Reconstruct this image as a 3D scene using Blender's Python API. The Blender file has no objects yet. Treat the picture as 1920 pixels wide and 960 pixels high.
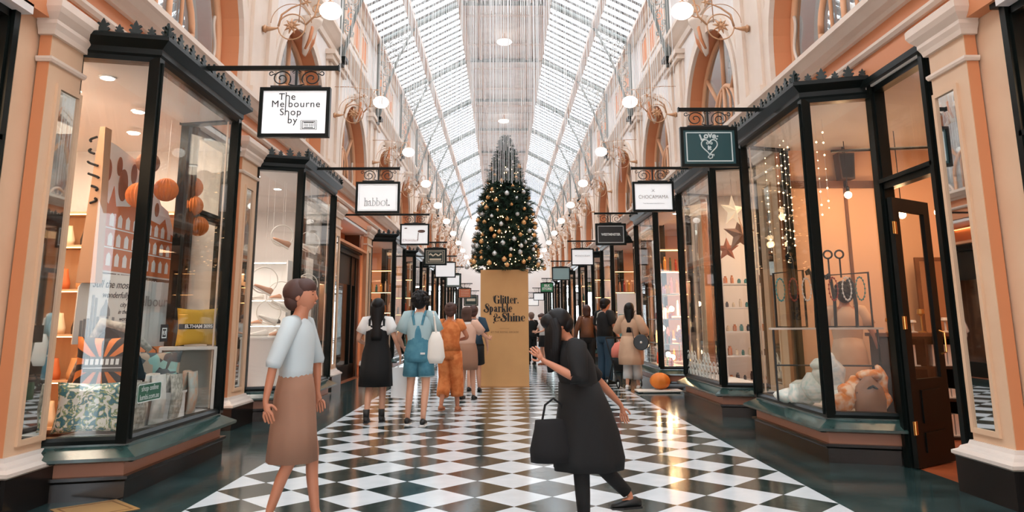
import bpy, math, random
from mathutils import Vector, Matrix
PI = math.pi
SC = bpy.context.scene
COL = SC.collection
random.seed(7)

# ------------------------------------------------------------------ camera
cam_d = bpy.data.cameras.new('camera')
cam_d.sensor_fit = 'HORIZONTAL'
cam_d.sensor_width = 36.0
F_PX = 1361.3
cam_d.lens = 36.0 * F_PX / 1920.0
cam_d.shift_x = 0.0
cam_d.shift_y = -(480.0 - 350.07) / 1920.0
cam_d.clip_start = 0.1
cam_d.clip_end = 300
cam = bpy.data.objects.new('camera', cam_d)
COL.objects.link(cam)
_yaw, _pitch, _roll = .0139, .1856, -.0057
_F = Vector((math.sin(_yaw)*math.cos(_pitch), math.cos(_yaw)*math.cos(_pitch), math.sin(_pitch)))
_R = Vector((math.cos(_yaw), -math.sin(_yaw), 0))
_U = _R.cross(_F)
_R2 = _R*math.cos(_roll) + _U*math.sin(_roll)
_U2 = -_R*math.sin(_roll) + _U*math.cos(_roll)
_m = Matrix((_R2, _U2, -_F)).transposed().to_4x4()
_m.translation = Vector((-.0818, 0, 1.33))
cam.matrix_world = _m
SC.camera = cam

# ------------------------------------------------------------------ world, light, exposure
SC.view_settings.view_transform = 'Standard'
SC.view_settings.look = 'None'
SC.view_settings.gamma = 1.0
SC.view_settings.use_curve_mapping = False
SC.view_settings.exposure = EXPOSURE = 0.0
W = bpy.data.worlds.new('overcast_sky')
SC.world = W
W.use_nodes = True
bg = W.node_tree.nodes['Background']
bg.inputs[0].default_value = (0.86, 0.94, 1.0, 1)
bg.inputs[1].default_value = SKY = 9.2
cy = SC.cycles
cy.use_denoising = True
cy.max_bounces = 7
cy.diffuse_bounces = 3
cy.glossy_bounces = 3
cy.transmission_bounces = 4
cy.transparent_max_bounces = 14
cy.caustics_reflective = False
cy.caustics_refractive = False
cy.sample_clamp_indirect = 6.0

def area(name, loc, size, power, color=(1, .72, .48), rot=(0, 0, 0), portal=False):
    l = bpy.data.lights.new(name, 'AREA')
    l.shape = 'RECTANGLE'; l.size, l.size_y = size
    l.energy = power; l.color = color
    if portal: l.cycles.is_portal = True
    o = bpy.data.objects.new(name, l); o.location = loc; o.rotation_euler = rot
    COL.objects.link(o); return o

def point(name, loc, power, color=(1, .6, .3), r=.05):
    l = bpy.data.lights.new(name, 'POINT'); l.energy = power; l.color = color; l.shadow_soft_size = r
    o = bpy.data.objects.new(name, l); o.location = loc; COL.objects.link(o); return o

for s in (-1, 1):   # daylight enters through the two glazed roof slopes
    area('roof_daylight_portal', (s*2.4, 28, 9.95), (2.75, 66), 1, (1, 1, 1), (0, s*math.atan2(1.21, 2.28), 0), portal=True)

# ------------------------------------------------------------------ colour and materials
def lin(r, g, b):
    f = lambda c: (c/255/12.92) if c/255 <= .04045 else ((c/255+.055)/1.055)**2.4
    return (f(r), f(g), f(b), 1)
MATS = {}
def mat(name, col, rough=.6, metal=0, spec=.5, emit=0, ecol=None, noise=None, bump=None, coat=0):
    if name in MATS: return MATS[name]
    m = bpy.data.materials.new(name); m.use_nodes = True
    nt = m.node_tree; b = nt.nodes['Principled BSDF']
    b.inputs['Base Color'].default_value = col
    b.inputs['Roughness'].default_value = rough
    b.inputs['Metallic'].default_value = metal
    b.inputs['Specular IOR Level'].default_value = spec
    if coat: b.inputs['Coat Weight'].default_value = coat
    if emit:
        b.inputs['Emission Color'].default_value = ecol or col
        b.inputs['Emission Strength'].default_value = emit
    if noise:
        sc, col2, lo, hi = noise
        tc = nt.nodes.new('ShaderNodeTexCoord'); n = nt.nodes.new('ShaderNodeTexNoise')
        n.inputs['Scale'].default_value = sc; n.inputs['Detail'].default_value = 4
        r = nt.nodes.new('ShaderNodeValToRGB')
        r.color_ramp.elements[0].position = lo; r.color_ramp.elements[0].color = col
        r.color_ramp.elements[1].position = hi; r.color_ramp.elements[1].color = col2
        nt.links.new(tc.outputs['Object'], n.inputs['Vector'])
        nt.links.new(n.outputs['Fac'], r.inputs['Fac']); nt.links.new(r.outputs['Color'], b.inputs['Base Color'])
    if bump:
        sc, st = bump
        tc = nt.nodes.new('ShaderNodeTexCoord'); n = nt.nodes.new('ShaderNodeTexNoise')
        n.inputs['Scale'].default_value = sc
        bp = nt.nodes.new('ShaderNodeBump'); bp.inputs['Strength'].default_value = st; bp.inputs['Distance'].default_value = .02
        nt.links.new(tc.outputs['Object'], n.inputs['Vector'])
        nt.links.new(n.outputs['Fac'], bp.inputs['Height']); nt.links.new(bp.outputs['Normal'], b.inputs['Normal'])
    MATS[name] = m; return m

def glass(name, tint=(.95, .965, .96, 1), r0=.03, r1=.45, pw=4.0, rough=0.0):
    # thin clear pane: reflection grows towards grazing angles, each of its two faces adds a share
    m = bpy.data.materials.new(name); m.use_nodes = True
    nt = m.node_tree; nt.nodes.clear(); L = nt.links.new
    o = nt.nodes.new('ShaderNodeOutputMaterial'); t = nt.nodes.new('ShaderNodeBsdfTransparent')
    g = nt.nodes.new('ShaderNodeBsdfGlossy'); mx = nt.nodes.new('ShaderNodeMixShader'); f = nt.nodes.new('ShaderNodeLayerWeight')
    f.inputs[0].default_value = .5; t.inputs[0].default_value = tint; g.inputs['Roughness'].default_value = rough
    a = nt.nodes.new('ShaderNodeMath'); a.operation = 'POWER'; L(f.outputs['Facing'], a.inputs[0]); a.inputs[1].default_value = pw
    b = nt.nodes.new('ShaderNodeMath'); b.operation = 'MULTIPLY_ADD'; L(a.outputs[0], b.inputs[0]); b.inputs[1].default_value = r1; b.inputs[2].default_value = r0
    L(b.outputs[0], mx.inputs[0]); L(t.outputs[0], mx.inputs[1]); L(g.outputs[0], mx.inputs[2])
    L(mx.outputs[0], o.inputs[0]); MATS[name] = m; return m

CREAM = mat('cream_wall_paint', lin(236, 214, 196), .5, noise=(3, lin(230, 206, 186), .35, .75))
PEACH = mat('peach_wall_paint', lin(222, 144, 98), .5)
PILC = mat('warm_cream_pilaster_paint', lin(228, 190, 156), .45, noise=(3, lin(222, 182, 148), .35, .75))
TERRA = mat('terracotta_band', lin(176, 122, 98), .4)
PINK = mat('pale_pink_plaster', lin(242, 232, 226), .6, noise=(4, lin(236, 222, 214), .3, .8))
BLACK = mat('black_green_gloss_paint', lin(13, 19, 17), .3, spec=.22)
IRON = mat('wrought_iron', lin(20, 24, 23), .4)
SILL = mat('green_glazed_sill', lin(50, 76, 72), .14, spec=.8, noise=(9, lin(38, 60, 57), .4, .65))
MARBLE = mat('white_skirting', lin(226, 214, 204), .25)
GRANITE = mat('black_granite', lin(32, 30, 29), .15)
MIRROR = mat('mirror_glass', (.86, .86, .84, 1), .02, metal=1)
GOLD = mat('old_gold', lin(198, 150, 112), .45, metal=.3)
BRASS = mat('brass', lin(200, 150, 84), .28, metal=.9)
WHITE = mat('white_paint', lin(236, 232, 228), .5)
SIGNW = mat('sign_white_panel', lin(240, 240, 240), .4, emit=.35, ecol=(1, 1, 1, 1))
INK = mat('black_ink', lin(18, 18, 18), .6)
GREYINK = mat('grey_ink', lin(150, 148, 148), .6)
GLASS = glass('shop_glass')
ROOFGLASS = glass('roof_glass', tint=(.97, .975, .98, 1), r0=.01, r1=.1)
BULB = mat('warm_bulb_glow', (1, .8, .55, 1), .5, emit=25, ecol=(1, .66, .36, 1))
GLOBE = mat('milk_glass_globe', (1, .96, .9, 1), .3, emit=1.6, ecol=(1, .92, .84, 1))
DOWN = mat('downlight_glow', (1, 1, 1, 1), .5, emit=14, ecol=(1, .95, .86, 1))
SKIN = mat('skin', lin(214, 160, 132), .5)
SKIN2 = mat('skin_tan', lin(186, 122, 92), .5)
HAIR = mat('dark_hair', lin(16, 13, 13), .5, spec=.25)

# ------------------------------------------------------------------ mesh helpers
class MB:
    def __init__(s): s.v = []; s.f = []
    def add(s, vs, fs):
        n = len(s.v); s.v += [tuple(p) for p in vs]; s.f += [tuple(i+n for i in f) for f in fs]; return s
    def box(s, x0, x1, y0, y1, z0, z1):
        x0, x1 = sorted((x0, x1)); y0, y1 = sorted((y0, y1)); z0, z1 = sorted((z0, z1))
        v = [(x, y, z) for z in (z0, z1) for y in (y0, y1) for x in (x0, x1)]
        return s.add(v, [(0, 2, 3, 1), (4, 5, 7, 6), (0, 1, 5, 4), (2, 6, 7, 3), (0, 4, 6, 2), (1, 3, 7, 5)])
    def bar(s, a, b, w, h=None):            # square bar from a to b
        a = Vector(a); b = Vector(b); d = (b-a).normalized(); h = h or w
        u = d.cross(Vector((0, 0, 1)))
        u = Vector((1, 0, 0)) if u.length < 1e-4 else u.normalized()
        t = u.cross(d).normalized()
        v = [p + u*i*w/2 + t*j*h/2 for p in (a, b) for i, j in ((-1, -1), (1, -1), (1, 1), (-1, 1))]
        return s.add(v, [(0, 3, 2, 1), (4, 5, 6, 7), (0, 1, 5, 4), (1, 2, 6, 5), (2, 3, 7, 6), (3, 0, 4, 7)])
    def tube(s, pts, r, n=6, closed=False):
        pts = [Vector(p) for p in pts]; m = len(pts)
        rs = r if isinstance(r, (list, tuple)) else [r]*m
        rings = []; up = None
        for i, p in enumerate(pts):
            if closed: d = pts[(i+1) % m]-pts[i-1]
            else: d = pts[min(i+1, m-1)]-pts[max(i-1, 0)]
            d.normalize()
            if up is None:
                up = Vector((0, 0, 1)) if abs(d.z) < .9 else Vector((0, 1, 0))
            u = d.cross(up)
            if u.length < 1e-3: u = d.cross(Vector((1, 0, 0)))
            u.normalize(); up = u.cross(d).normalized()
            rings.append([p+u*rs[i]*math.cos(2*PI*k/n)+up*rs[i]*math.sin(2*PI*k/n) for k in range(n)])
        v = [q for rg in rings for q in rg]; f = []
        for i in range(m if closed else m-1):
            j = (i+1) % m
            for k in range(n): f.append((i*n+k, i*n+(k+1) % n, j*n+(k+1) % n, j*n+k))
        if not closed: f += [tuple(range(n))[::-1], tuple((m-1)*n+k for k in range(n))]
        return s.add(v, f)
    def loft(s, rings, n=16, caps=True):    # rings: (cx, cy, cz, rx, ry) horizontal ellipses
        v = []; f = []
        for cx, cy_, cz, rx, ry in rings:
            v += [(cx+rx*math.cos(2*PI*k/n), cy_+ry*math.sin(2*PI*k/n), cz) for k in range(n)]
        for i in range(len(rings)-1):
            for k in range(n): f.append((i*n+k, i*n+(k+1) % n, (i+1)*n+(k+1) % n, (i+1)*n+k))
        if caps: f += [tuple(range(n))[::-1], tuple((len(rings)-1)*n+k for k in range(n))]
        return s.add(v, f)
    def lathe(s, prof, c=(0, 0, 0), n=16):
        return s.loft([(c[0], c[1], c[2]+z, max(r, 1e-4), max(r, 1e-4)) for r, z in prof], n)
    def ball(s, c, r, nu=12, nv=8):
        rx, ry, rz = r if isinstance(r, (list, tuple)) else (r, r, r)
        v = [(c[0], c[1], c[2]-rz)]; f = []
        for j in range(1, nv):
            a = -PI/2+PI*j/nv
            v += [(c[0]+rx*math.cos(a)*math.cos(2*PI*k/nu), c[1]+ry*math.cos(a)*math.sin(2*PI*k/nu), c[2]+rz*math.sin(a)) for k in range(nu)]
        v.append((c[0], c[1], c[2]+rz))
        for k in range(nu): f.append((0, 1+(k+1) % nu, 1+k))
        for j in range(nv-2):
            for k in range(nu):
                a = 1+j*nu; f.append((a+k, a+(k+1) % nu, a+nu+(k+1) % nu, a+nu+k))
        a = 1+(nv-2)*nu
        for k in range(nu): f.append((a+k, a+(k+1) % nu, a+nu))
        return s.add(v, f)
    def poly(s, pts, dvec):                 # planar polygon extruded by dvec
        dvec = Vector(dvec); n = len(pts); v = [Vector(p) for p in pts]; v += [p+dvec for p in v[:n]]
        f = [tuple(range(n))[::-1], tuple(range(n, 2*n))]+[(i, (i+1) % n, n+(i+1) % n, n+i) for i in range(n)]
        return s.add(v, f)
    def ring(s, outer, inner, dvec):        # band between two closed outlines, extruded
        n = len(outer); d = Vector(dvec)
        v = [Vector(p) for p in outer]+[Vector(p) for p in inner]; v += [p+d for p in v]
        f = []
        for i in range(n):
            j = (i+1) % n
            f += [(i, n+i, n+j, j), (2*n+i, 2*n+j, 3*n+j, 3*n+i), (i, j, 2*n+j, 2*n+i), (n+i, 3*n+i, 3*n+j, n+j)]
        return s.add(v, f)
    def sweep(s, path, prof, side=1, closed_prof=True):
        # path: (x, y) polyline; prof: (offset, z) ring; side: +1 offsets to the right-hand normal
        P = [Vector(p) for p in path]; nrm = []
        for i in range(len(P)-1):
            d = (P[i+1]-P[i]).normalized(); nrm.append(Vector((d.y, -d.x))*side)
        mit = []
        for i in range(len(P)):
            a = nrm[max(i-1, 0)]; b = nrm[min(i, len(nrm)-1)]
            m_ = (a+b).normalized(); mit.append(m_/max(.35, m_.dot(a)))
        n = len(prof); v = [(P[i].x+mit[i].x*o, P[i].y+mit[i].y*o, z) for i in range(len(P)) for o, z in prof]
        f = []
        for i in range(len(P)-1):
            for k in range(n): f.append((i*n+k, i*n+(k+1) % n, (i+1)*n+(k+1) % n, (i+1)*n+k))
        f += [tuple(range(n))[::-1], tuple((len(P)-1)*n+k for k in range(n))]
        return s.add(v, f)
    def xf(s, M):                            # transform everything so far
        s.v = [tuple(M @ Vector(p)) for p in s.v]; return s
    def build(s, name, m, parent=None, smooth=False, **kw):
        me = bpy.data.meshes.new(name); me.from_pydata(s.v, [], s.f)
        import bmesh
        b = bmesh.new(); b.from_mesh(me); bmesh.ops.recalc_face_normals(b, faces=b.faces); b.to_mesh(me); b.free()
        if smooth: me.polygons.foreach_set('use_smooth', [True]*len(me.polygons))
        me.materials.append(m)
        o = bpy.data.objects.new(name, me); COL.objects.link(o)
        if parent: o.parent = parent
        return tag(o, **kw)

def tag(o, label=None, cat=None, group=None, kind=None):
    if label: o['label'] = label
    if cat: o['category'] = cat
    if group: o['group'] = group
    if kind: o['kind'] = kind
    return o
def thing(name, label, cat, loc=(0, 0, 0), rz=0, group=None, kind=None):
    o = bpy.data.objects.new(name, None); COL.objects.link(o)
    o.location = loc; o.rotation_euler = (0, 0, rz); o.empty_display_size = .1
    return tag(o, label, cat, group, kind)
def copy_tree(o, parent=None):
    c = o.copy(); COL.objects.link(c)
    if parent is not None: c.parent = parent
    for ch in list(o.children): copy_tree(ch, c)
    return c
def text(body, size, loc, m, parent=None, rot=(PI/2, 0, 0), align='CENTER', name='lettering', ext=.002, offset=0.0, space=1.0, shear=0, sx=1.0, line=1.0):
    c = bpy.data.curves.new(name, 'FONT'); c.body = body; c.size = size; c.align_x = align; c.align_y = 'CENTER'
    c.extrude = ext; c.offset = offset; c.space_character = space; c.shear = shear; c.space_line = line; c.resolution_u = 4
    c.materials.append(m)
    tmp = bpy.data.objects.new(name, c)
    me = bpy.data.meshes.new_from_object(tmp); bpy.data.objects.remove(tmp)
    if not me.materials: me.materials.append(m)
    o = bpy.data.objects.new(name, me); COL.objects.link(o); o.location = loc; o.rotation_euler = rot; o.scale = (sx, 1, 1)
    if parent: o.parent = parent
    return o
def arc(cx, cz, r, a0, a1, n, y=0):
    return [(cx+r*math.cos(a0+(a1-a0)*i/n), y, cz+r*math.sin(a0+(a1-a0)*i/n)) for i in range(n+1)]
def spiral(cx, cz, r0, r1, a0, turns, n=26, y=0):
    return [(cx+(r0+(r1-r0)*i/n)*math.cos(a0+turns*2*PI*i/n), y, cz+(r0+(r1-r0)*i/n)*math.sin(a0+turns*2*PI*i/n)) for i in range(n+1)]
ORD = ['first', 'second', 'third', 'fourth', 'fifth', 'sixth', 'seventh', 'eighth', 'ninth', 'tenth', 'eleventh', 'twelfth', 'thirteenth', 'fourteenth']
SIDE = {-1: 'left', 1: 'right'}
XP, XG = 3.65, 3.1          # pilaster face, bay glass face (distance from the arcade's axis)
PM = 4.54                   # spacing of arches and trusses
YEND = 57.0
ARCH = [12.43+PM*k for k in range(-3, 10)]
TRUSS = [10.15+PM*k for k in range(-3, 11)]

# ================================================================== THE SETTING
# floor: polished black and white tiles set as diamonds, dark stone borders
def floor_mat():
    m = bpy.data.materials.new('polished_checker_floor'); m.use_nodes = True
    nt = m.node_tree; b = nt.nodes['Principled BSDF']; L = nt.links.new
    g = nt.nodes.new('ShaderNodeNewGeometry'); sp = nt.nodes.new('ShaderNodeSeparateXYZ'); L(g.outputs['Position'], sp.inputs[0])
    def M(op, a, b_):
        n = nt.nodes.new('ShaderNodeMath'); n.operation = op
        for i, q in enumerate((a, b_)):
            if isinstance(q, (int, float)): n.inputs[i].default_value = q
            else: L(q, n.inputs[i])
        return n.outputs[0]
    D = .6022
    p = M('DIVIDE', sp.outputs[0], D); q = M('DIVIDE', M('SUBTRACT', sp.outputs[1], 5.69), D)
    s_, t_ = M('ADD', p, q), M('SUBTRACT', p, q)
    cb = nt.nodes.new('ShaderNodeCombineXYZ'); L(s_, cb.inputs[0]); L(t_, cb.inputs[1]); cb.inputs[2].default_value = .5
    ck = nt.nodes.new('ShaderNodeTexChecker'); ck.inputs['Scale'].default_value = 1; L(cb.outputs[0], ck.inputs[0])
    no = nt.nodes.new('ShaderNodeTexNoise'); no.inputs['Scale'].default_value = 5; no.inputs['Detail'].default_value = 5; L(g.outputs['Position'], no.inputs[0])
    wr = nt.nodes.new('ShaderNodeValToRGB'); L(no.outputs[0], wr.inputs[0])
    wr.color_ramp.elements[0].position = .3; wr.color_ramp.elements[0].color = lin(212, 222, 228)
    wr.color_ramp.elements[1].position = .7; wr.color_ramp.elements[1].color = lin(226, 234, 240)
    br = nt.nodes.new('ShaderNodeValToRGB'); L(no.outputs[0], br.inputs[0])
    br.color_ramp.elements[0].position = .35; br.color_ramp.elements[0].color = lin(34, 50, 48)
    br.color_ramp.elements[1].position = .7; br.color_ramp.elements[1].color = lin(54, 68, 64)
    L(wr.outputs[0], ck.inputs['Color1']); L(br.outputs[0], ck.inputs['Color2'])
    # thin dark joints
    fr = [M('ABSOLUTE', M('SUBTRACT', M('FRACT', x, 0), .5), 0) for x in (s_, t_)]
    jt = M('GREATER_THAN', M('MAXIMUM', fr[0], fr[1]), .4955)
    mx = nt.nodes.new('ShaderNodeMix'); mx.data_type = 'RGBA'; L(jt, mx.inputs[0]); L(ck.outputs[0], mx.inputs[6]); mx.inputs[7].default_value = lin(70, 70, 68)
    # border
    ax = M('ABSOLUTE', sp.outputs[0], 0); bo = M('GREATER_THAN', ax, 4*D)
    n2 = nt.nodes.new('ShaderNodeTexNoise'); n2.inputs['Scale'].default_value = 2.2; n2.inputs['Detail'].default_value = 8; L(g.outputs['Position'], n2.inputs[0])
    r2 = nt.nodes.new('ShaderNodeValToRGB'); L(n2.outputs[0], r2.inputs[0])
    r2.color_ramp.elements[0].position = .35; r2.color_ramp.elements[0].color = lin(28, 46, 46)
    r2.color_ramp.elements[1].position = .72; r2.color_ramp.elements[1].color = lin(54, 76, 76)
    m2 = nt.nodes.new('ShaderNodeMix'); m2.data_type = 'RGBA'; L(bo, m2.inputs[0]); L(mx.outputs[2], m2.inputs[6]); L(r2.outputs[0], m2.inputs[7])
    L(m2.outputs[2], b.inputs['Base Color'])
    b.inputs['Roughness'].default_value = .13; b.inputs['Specular IOR Level'].default_value = .7
    bp = nt.nodes.new('ShaderNodeBump'); bp.inputs['Strength'].default_value = .045; bp.inputs['Distance'].default_value = .02
    n3 = nt.nodes.new('ShaderNodeTexNoise'); n3.inputs['Scale'].default_value = 7; L(g.outputs['Position'], n3.inputs[0])
    L(n3.outputs[0], bp.inputs['Height']); L(bp.outputs[0], b.inputs['Normal'])
    return m
MB().box(-3.72, 3.72, -5, YEND, -.12, 0).build('floor', floor_mat(), kind='structure', label='polished black and white diamond tile floor with dark stone borders')
WOOD = mat('shop_wood_floor', lin(168, 92, 56), .35, noise=(3, lin(120, 62, 38), .3, .7))
for s in (-1, 1):
    MB().box(s*3.72, s*8.2, -5, YEND, -.12, 0).build('floor_shops_'+SIDE[s], WOOD, kind='structure')

# walls above the shops: entablature, arches, string course, panels
def arcade_wall(s):
    X = lambda x: s*x
    w = MB(); rv = MB(); cor = MB(); frz = MB(); pil = MB(); pan = MB()
    y_lo, y_hi = -5, YEND
    Rr, zs, zb, zt = 1.5, 4.95, 4.3, 9.1
    th = .36
    def quad(b, pts): b.add(pts, [(0, 1, 2, 3)])
    edges = []
    for c in ARCH: edges.append((c-Rr, c+Rr, c))
    y = y_lo
    for a, e, c in edges:
        w.box(X(XP), X(XP+th), y+.004, a-.004, zb, zt)
        n = 20
        pts = [(c+Rr*math.cos(PI-PI*i/n), zs+Rr*math.sin(PI-PI*i/n)) for i in range(n+1)]
        for i in range(n):
            (ya, za), (yb, zb2) = pts[i], pts[i+1]
            quad(w, [(X(XP), ya, za), (X(XP), yb, zb2), (X(XP), yb, zt), (X(XP), ya, zt)])
        # reveal in peach
        out = [(a, zb)]+pts+[(e, zb)]
        for i in range(len(out)-1):
            (ya, za), (yb, zb2) = out[i], out[i+1]
            quad(rv, [(X(XP-.002), ya, za), (X(XP-.002), yb, zb2), (X(XP+th), yb, zb2), (X(XP+th), ya, za)])
        # archivolt mouldings
        for ro, ri, o in ((Rr+.26, Rr+.17, .05), (Rr+.12, Rr+.0, .07)):
            oo = [(c-ro, zb)]+[(c+ro*math.cos(PI-PI*i/n), zs+ro*math.sin(PI-PI*i/n)) for i in range(n+1)]+[(c+ro, zb)]
            ii = [(c-ri, zb)]+[(c+ri*math.cos(PI-PI*i/n), zs+ri*math.sin(PI-PI*i/n)) for i in range(n+1)]+[(c+ri, zb)]
            for k in range(len(oo)-1):
                P = [(X(XP), *oo[k]), (X(XP), *oo[k+1]), (X(XP), *ii[k+1]), (X(XP), *ii[k])]
                cor.poly(P, (-s*o, 0, 0))
        y = e
    w.box(X(XP), X(XP+th), y, y_hi, zb, zt)
    # entablature above the shopfronts
    frz.box(X(XP), X(XP+.3), y_lo, y_hi, 3.72, 4.3)
    path = [(X(XP), y_lo), (X(XP), y_hi)]
    sd = -1 if s > 0 else 1
    cor.sweep(path, [(-.05, 4.3), (-.05, 4.2), (.05, 4.2), (.07, 4.235), (.15, 4.25), (.19, 4.29), (.21, 4.31), (.24, 4.33), (.24, 4.39), (-.05, 4.41)], sd)
    cor.sweep(path, [(-.05, 3.97), (.035, 3.97), (.06, 4.0), (.06, 4.03), (-.05, 4.045)], sd)
    # string course and eaves mould
    cor.sweep(path, [(-.05, 6.95), (.05, 6.95), (.07, 7.05), (.12, 7.1), (.2, 7.2), (.24, 7.24), (.24, 7.32), (-.05, 7.36)], sd)
    cor.sweep(path, [(-.05, 7.5), (.05, 7.5), (.07, 7.56), (-.05, 7.6)], sd)
    cor.sweep(path, [(-.05, 8.9), (.06, 8.9), (.14, 9.0), (.18, 9.1), (-.05, 9.12)], sd)
    # pilasters between the arches and sunk panels above them
    for t in TRUSS:
        if t < -3 or t > YEND-.5: continue
        pil.box(X(XP), X(XP-.09), t-.5, t-.2, 4.4, 6.62); pil.box(X(XP), X(XP-.09), t+.2, t+.5, 4.4, 6.62)
        pil.box(X(XP), X(XP-.04), t-.62, t+.62, 4.4, 6.62)
        pil.box(X(XP), X(XP-.15), t-.66, t+.66, 6.62, 6.72); pil.box(X(XP), X(XP-.2), t-.7, t+.7, 6.72, 6.82)
        pil.box(X(XP), X(XP-.15), t-.56, t+.56, 4.4, 4.56)
    for c in ARCH+[ARCH[-1]+PM]:
        for k in (-1.45, -.5, .45):
            z0, z1 = 7.85, 8.7; a, e = c+k, c+k+.9
            pan.box(X(XP), X(XP-.008), a+.14, e-.14, z0+.12, z1-.12)
            for q in ((a, e, z0, z0+.07), (a, e, z1-.07, z1), (a, a+.07, z0+.071, z1-.071), (e-.07, e, z0+.071, z1-.071)):
                cor.box(X(XP), X(XP-.035), *q)
    w.build('wall_'+SIDE[s], PINK, kind='structure', label='pale plaster upper wall with arched openings')
    rv.build('trim_%d' % (10+s), PEACH, kind='structure', label='peach painted arch reveals')
    frz.build('trim_%d' % (20+s), PEACH, kind='structure', label='peach frieze above the shopfronts')
    cor.build('trim_%d' % (30+s), CREAM, kind='structure', label='cream plaster cornices and arch mouldings')
    pil.build('trim_%d' % (40+s), CREAM, kind='structure')
    pan.build('trim_%d' % (50+s), PEACH, kind='structure')
for s in (-1, 1): arcade_wall(s)

# arched windows with curved tracery
TRACERY = mat('peach_window_tracery', lin(232, 172, 130), .45)
UPGLASS = glass('upper_window_glass', tint=(.8, .84, .86, 1), r0=.22, r1=.5)
BACK = mat('upper_room_grey', lin(214, 214, 214), .8)
def arched_window(s, c, idx):
    o = thing('window_%d' % idx, None, None, (s*(XP+.26), c, 4.3)); o['kind'] = 'structure'
    fr = MB(); R = 1.47; zs = .65
    def A(r, z0, a0, a1, n, cy=0):   # path in the window's own plane
        return [(0, cy+r*math.cos(a0+(a1-a0)*i/n), z0+r*math.sin(a0+(a1-a0)*i/n)) for i in range(n+1)]
    def strip(p, wd=.07, dp=.09):
        fr.tube(p, wd/2, 6)
    strip([(0, -R+.02, 0)]+A(R-.03, zs, PI, 0, 20)+[(0, R-.02, 0)], .1)
    strip([(0, -.62, 0), (0, -.62, .55)]+A(.62, .55, PI, 0, 14)+[(0, .62, .55), (0, .62, 0)], .085)
    strip([(0, 0, 1.17), (0, 0, zs+R)], .085); strip([(0, 0, 0), (0, 0, 1.17)], .075)
    for k in (-1, 1):
        a = PI/2-k*.72
        strip([(0, k*.62*math.sin(.72)*1.0, .55+.62*math.cos(.72)), (0, k*(R-.03)*math.sin(.8), zs+(R-.03)*math.cos(.8))], .08)
        strip([(0, k*.31, 0), (0, k*.31, .9), (0, k*.1, 1.17)], .05)
        strip([(0, k*1.05, .38)]+[(0, k*(1.05+.36*math.cos(t)), .06+.36*math.sin(t)) for t in [PI/2-PI/2*i/6 for i in range(7)]], .06)
    fr.build('window_frame', TRACERY, o, smooth=True)
    g = MB()
    for k in (-1, 1):   # scroll-work fans low in the corners
        g.tube([(0, k*(1.05-.36*math.cos(t)), .06+.36*math.sin(t)) for t in [PI*i/12 for i in range(13)]], .035, 6)
        for q in range(5):
            t = PI*(q+.5)/5; g.tube([(0, k*1.05, .08), (0, k*(1.05-.3*math.cos(t)), .08+.3*math.sin(t))], .016, 5)
        for q in (-.17, 0, .17):
            g.tube([(0, k*1.05+p_[0], .2+p_[2]) for p_ in spiral(q, 0, .09, .02, 0, 1.4, 14)], .012, 5)
        g.tube([(-.02, k*(R-.12-.05*math.sin(t*9)), .2+t*.9) for t in [i/14 for i in range(15)]], .022, 5)
    g.build('scroll_tracery', MATS['cream_wall_paint'], o, smooth=True)
    n = 20; rim = [(0, -R, 0)]+A(R, zs, PI, 0, n)+[(0, R, 0)]
    MB().poly([(s*.02, p[1], p[2]) for p in rim], (s*.012, 0, 0)).build('pane', UPGLASS, o)
    return o
k = 1
for i, c in enumerate(ARCH):
    for s in (-1, 1):
        if c > 2: arched_window(s, c, k); k += 1
for s in (-1, 1):
    MB().box(s*4.6, s*4.7, -5, YEND, 4.2, 8).box(s*3.95, s*4.7, -5, YEND, 4.18, 4.24).build('wall_upper_room_'+SIDE[s], BACK, kind='structure')

# end wall with an arched way out, and the wall behind the camera
b = MB()
for (x0, x1, z0, z1) in ((-3.7, -1.6, 0, 4.2), (1.6, 3.7, 0, 4.2), (-3.7, 3.7, 4.2, 9.2)): b.box(x0, x1, YEND, YEND+.3, z0, z1)
b.poly([(-3.7, YEND, 9.2), (3.7, YEND, 9.2), (1.2, YEND, 10.4), (-1.2, YEND, 10.4)], (0, .3, 0))
b.build('wall_far', mat('far_wall_white', lin(250, 244, 240), .6), kind='structure')
b = MB()
b.box(-3.7, 3.7, -5.3, -5, 0, 9.2)
b.build('wall_near', PINK, kind='structure')

# roof: ridge panel, purlins, eaves, glazing bars, glass
RZ0, RZ1, RX0, RX1 = 9.09, 10.3, 3.5, 1.22
PANEL = mat('ridge_panel_plaster', lin(242, 226, 218), .6, noise=(1.6, lin(214, 196, 188), .4, .65))
MB().box(-RX1, RX1, -5, YEND, RZ1, RZ1+.1).build('ceiling', PANEL, kind='structure', label='flat plaster panel along the ridge of the glass roof')
rb = MB()
for s in (-1, 1):
    rb.box(s*(RX1-.06), s*(RX1+.1), -5, YEND, RZ1-.14, RZ1+.08)
    rb.box(s*.74, s*.82, -5, YEND, RZ1-.08, RZ1)
    rb.box(s*2.45, s*2.62, -5, YEND, 9.46, 9.64)
    rb.box(s*3.42, s*3.72, -5, YEND, 9.0, 9.14)
y = -4.8
while y < YEND:
    rb.box(-RX1, RX1, y, y+.1, RZ1-.05, RZ1); y += PM/2
rb.build('trim_60', mat('pale_pink_beam', lin(226, 200, 186), .6), kind='structure', label='pale pink roof beams')
gb = MB(); y = -4.9
while y < YEND:
    for s in (-1, 1): gb.bar((s*(RX0+.1), y, RZ0-.05), (s*RX1, y, RZ1), .15, .05)
    y += PM/11
gb.build('trim_61', mat('grey_white_glazing_bar', lin(150, 150, 152), .6), kind='structure', label='glazing bars of the glass roof')
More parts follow.
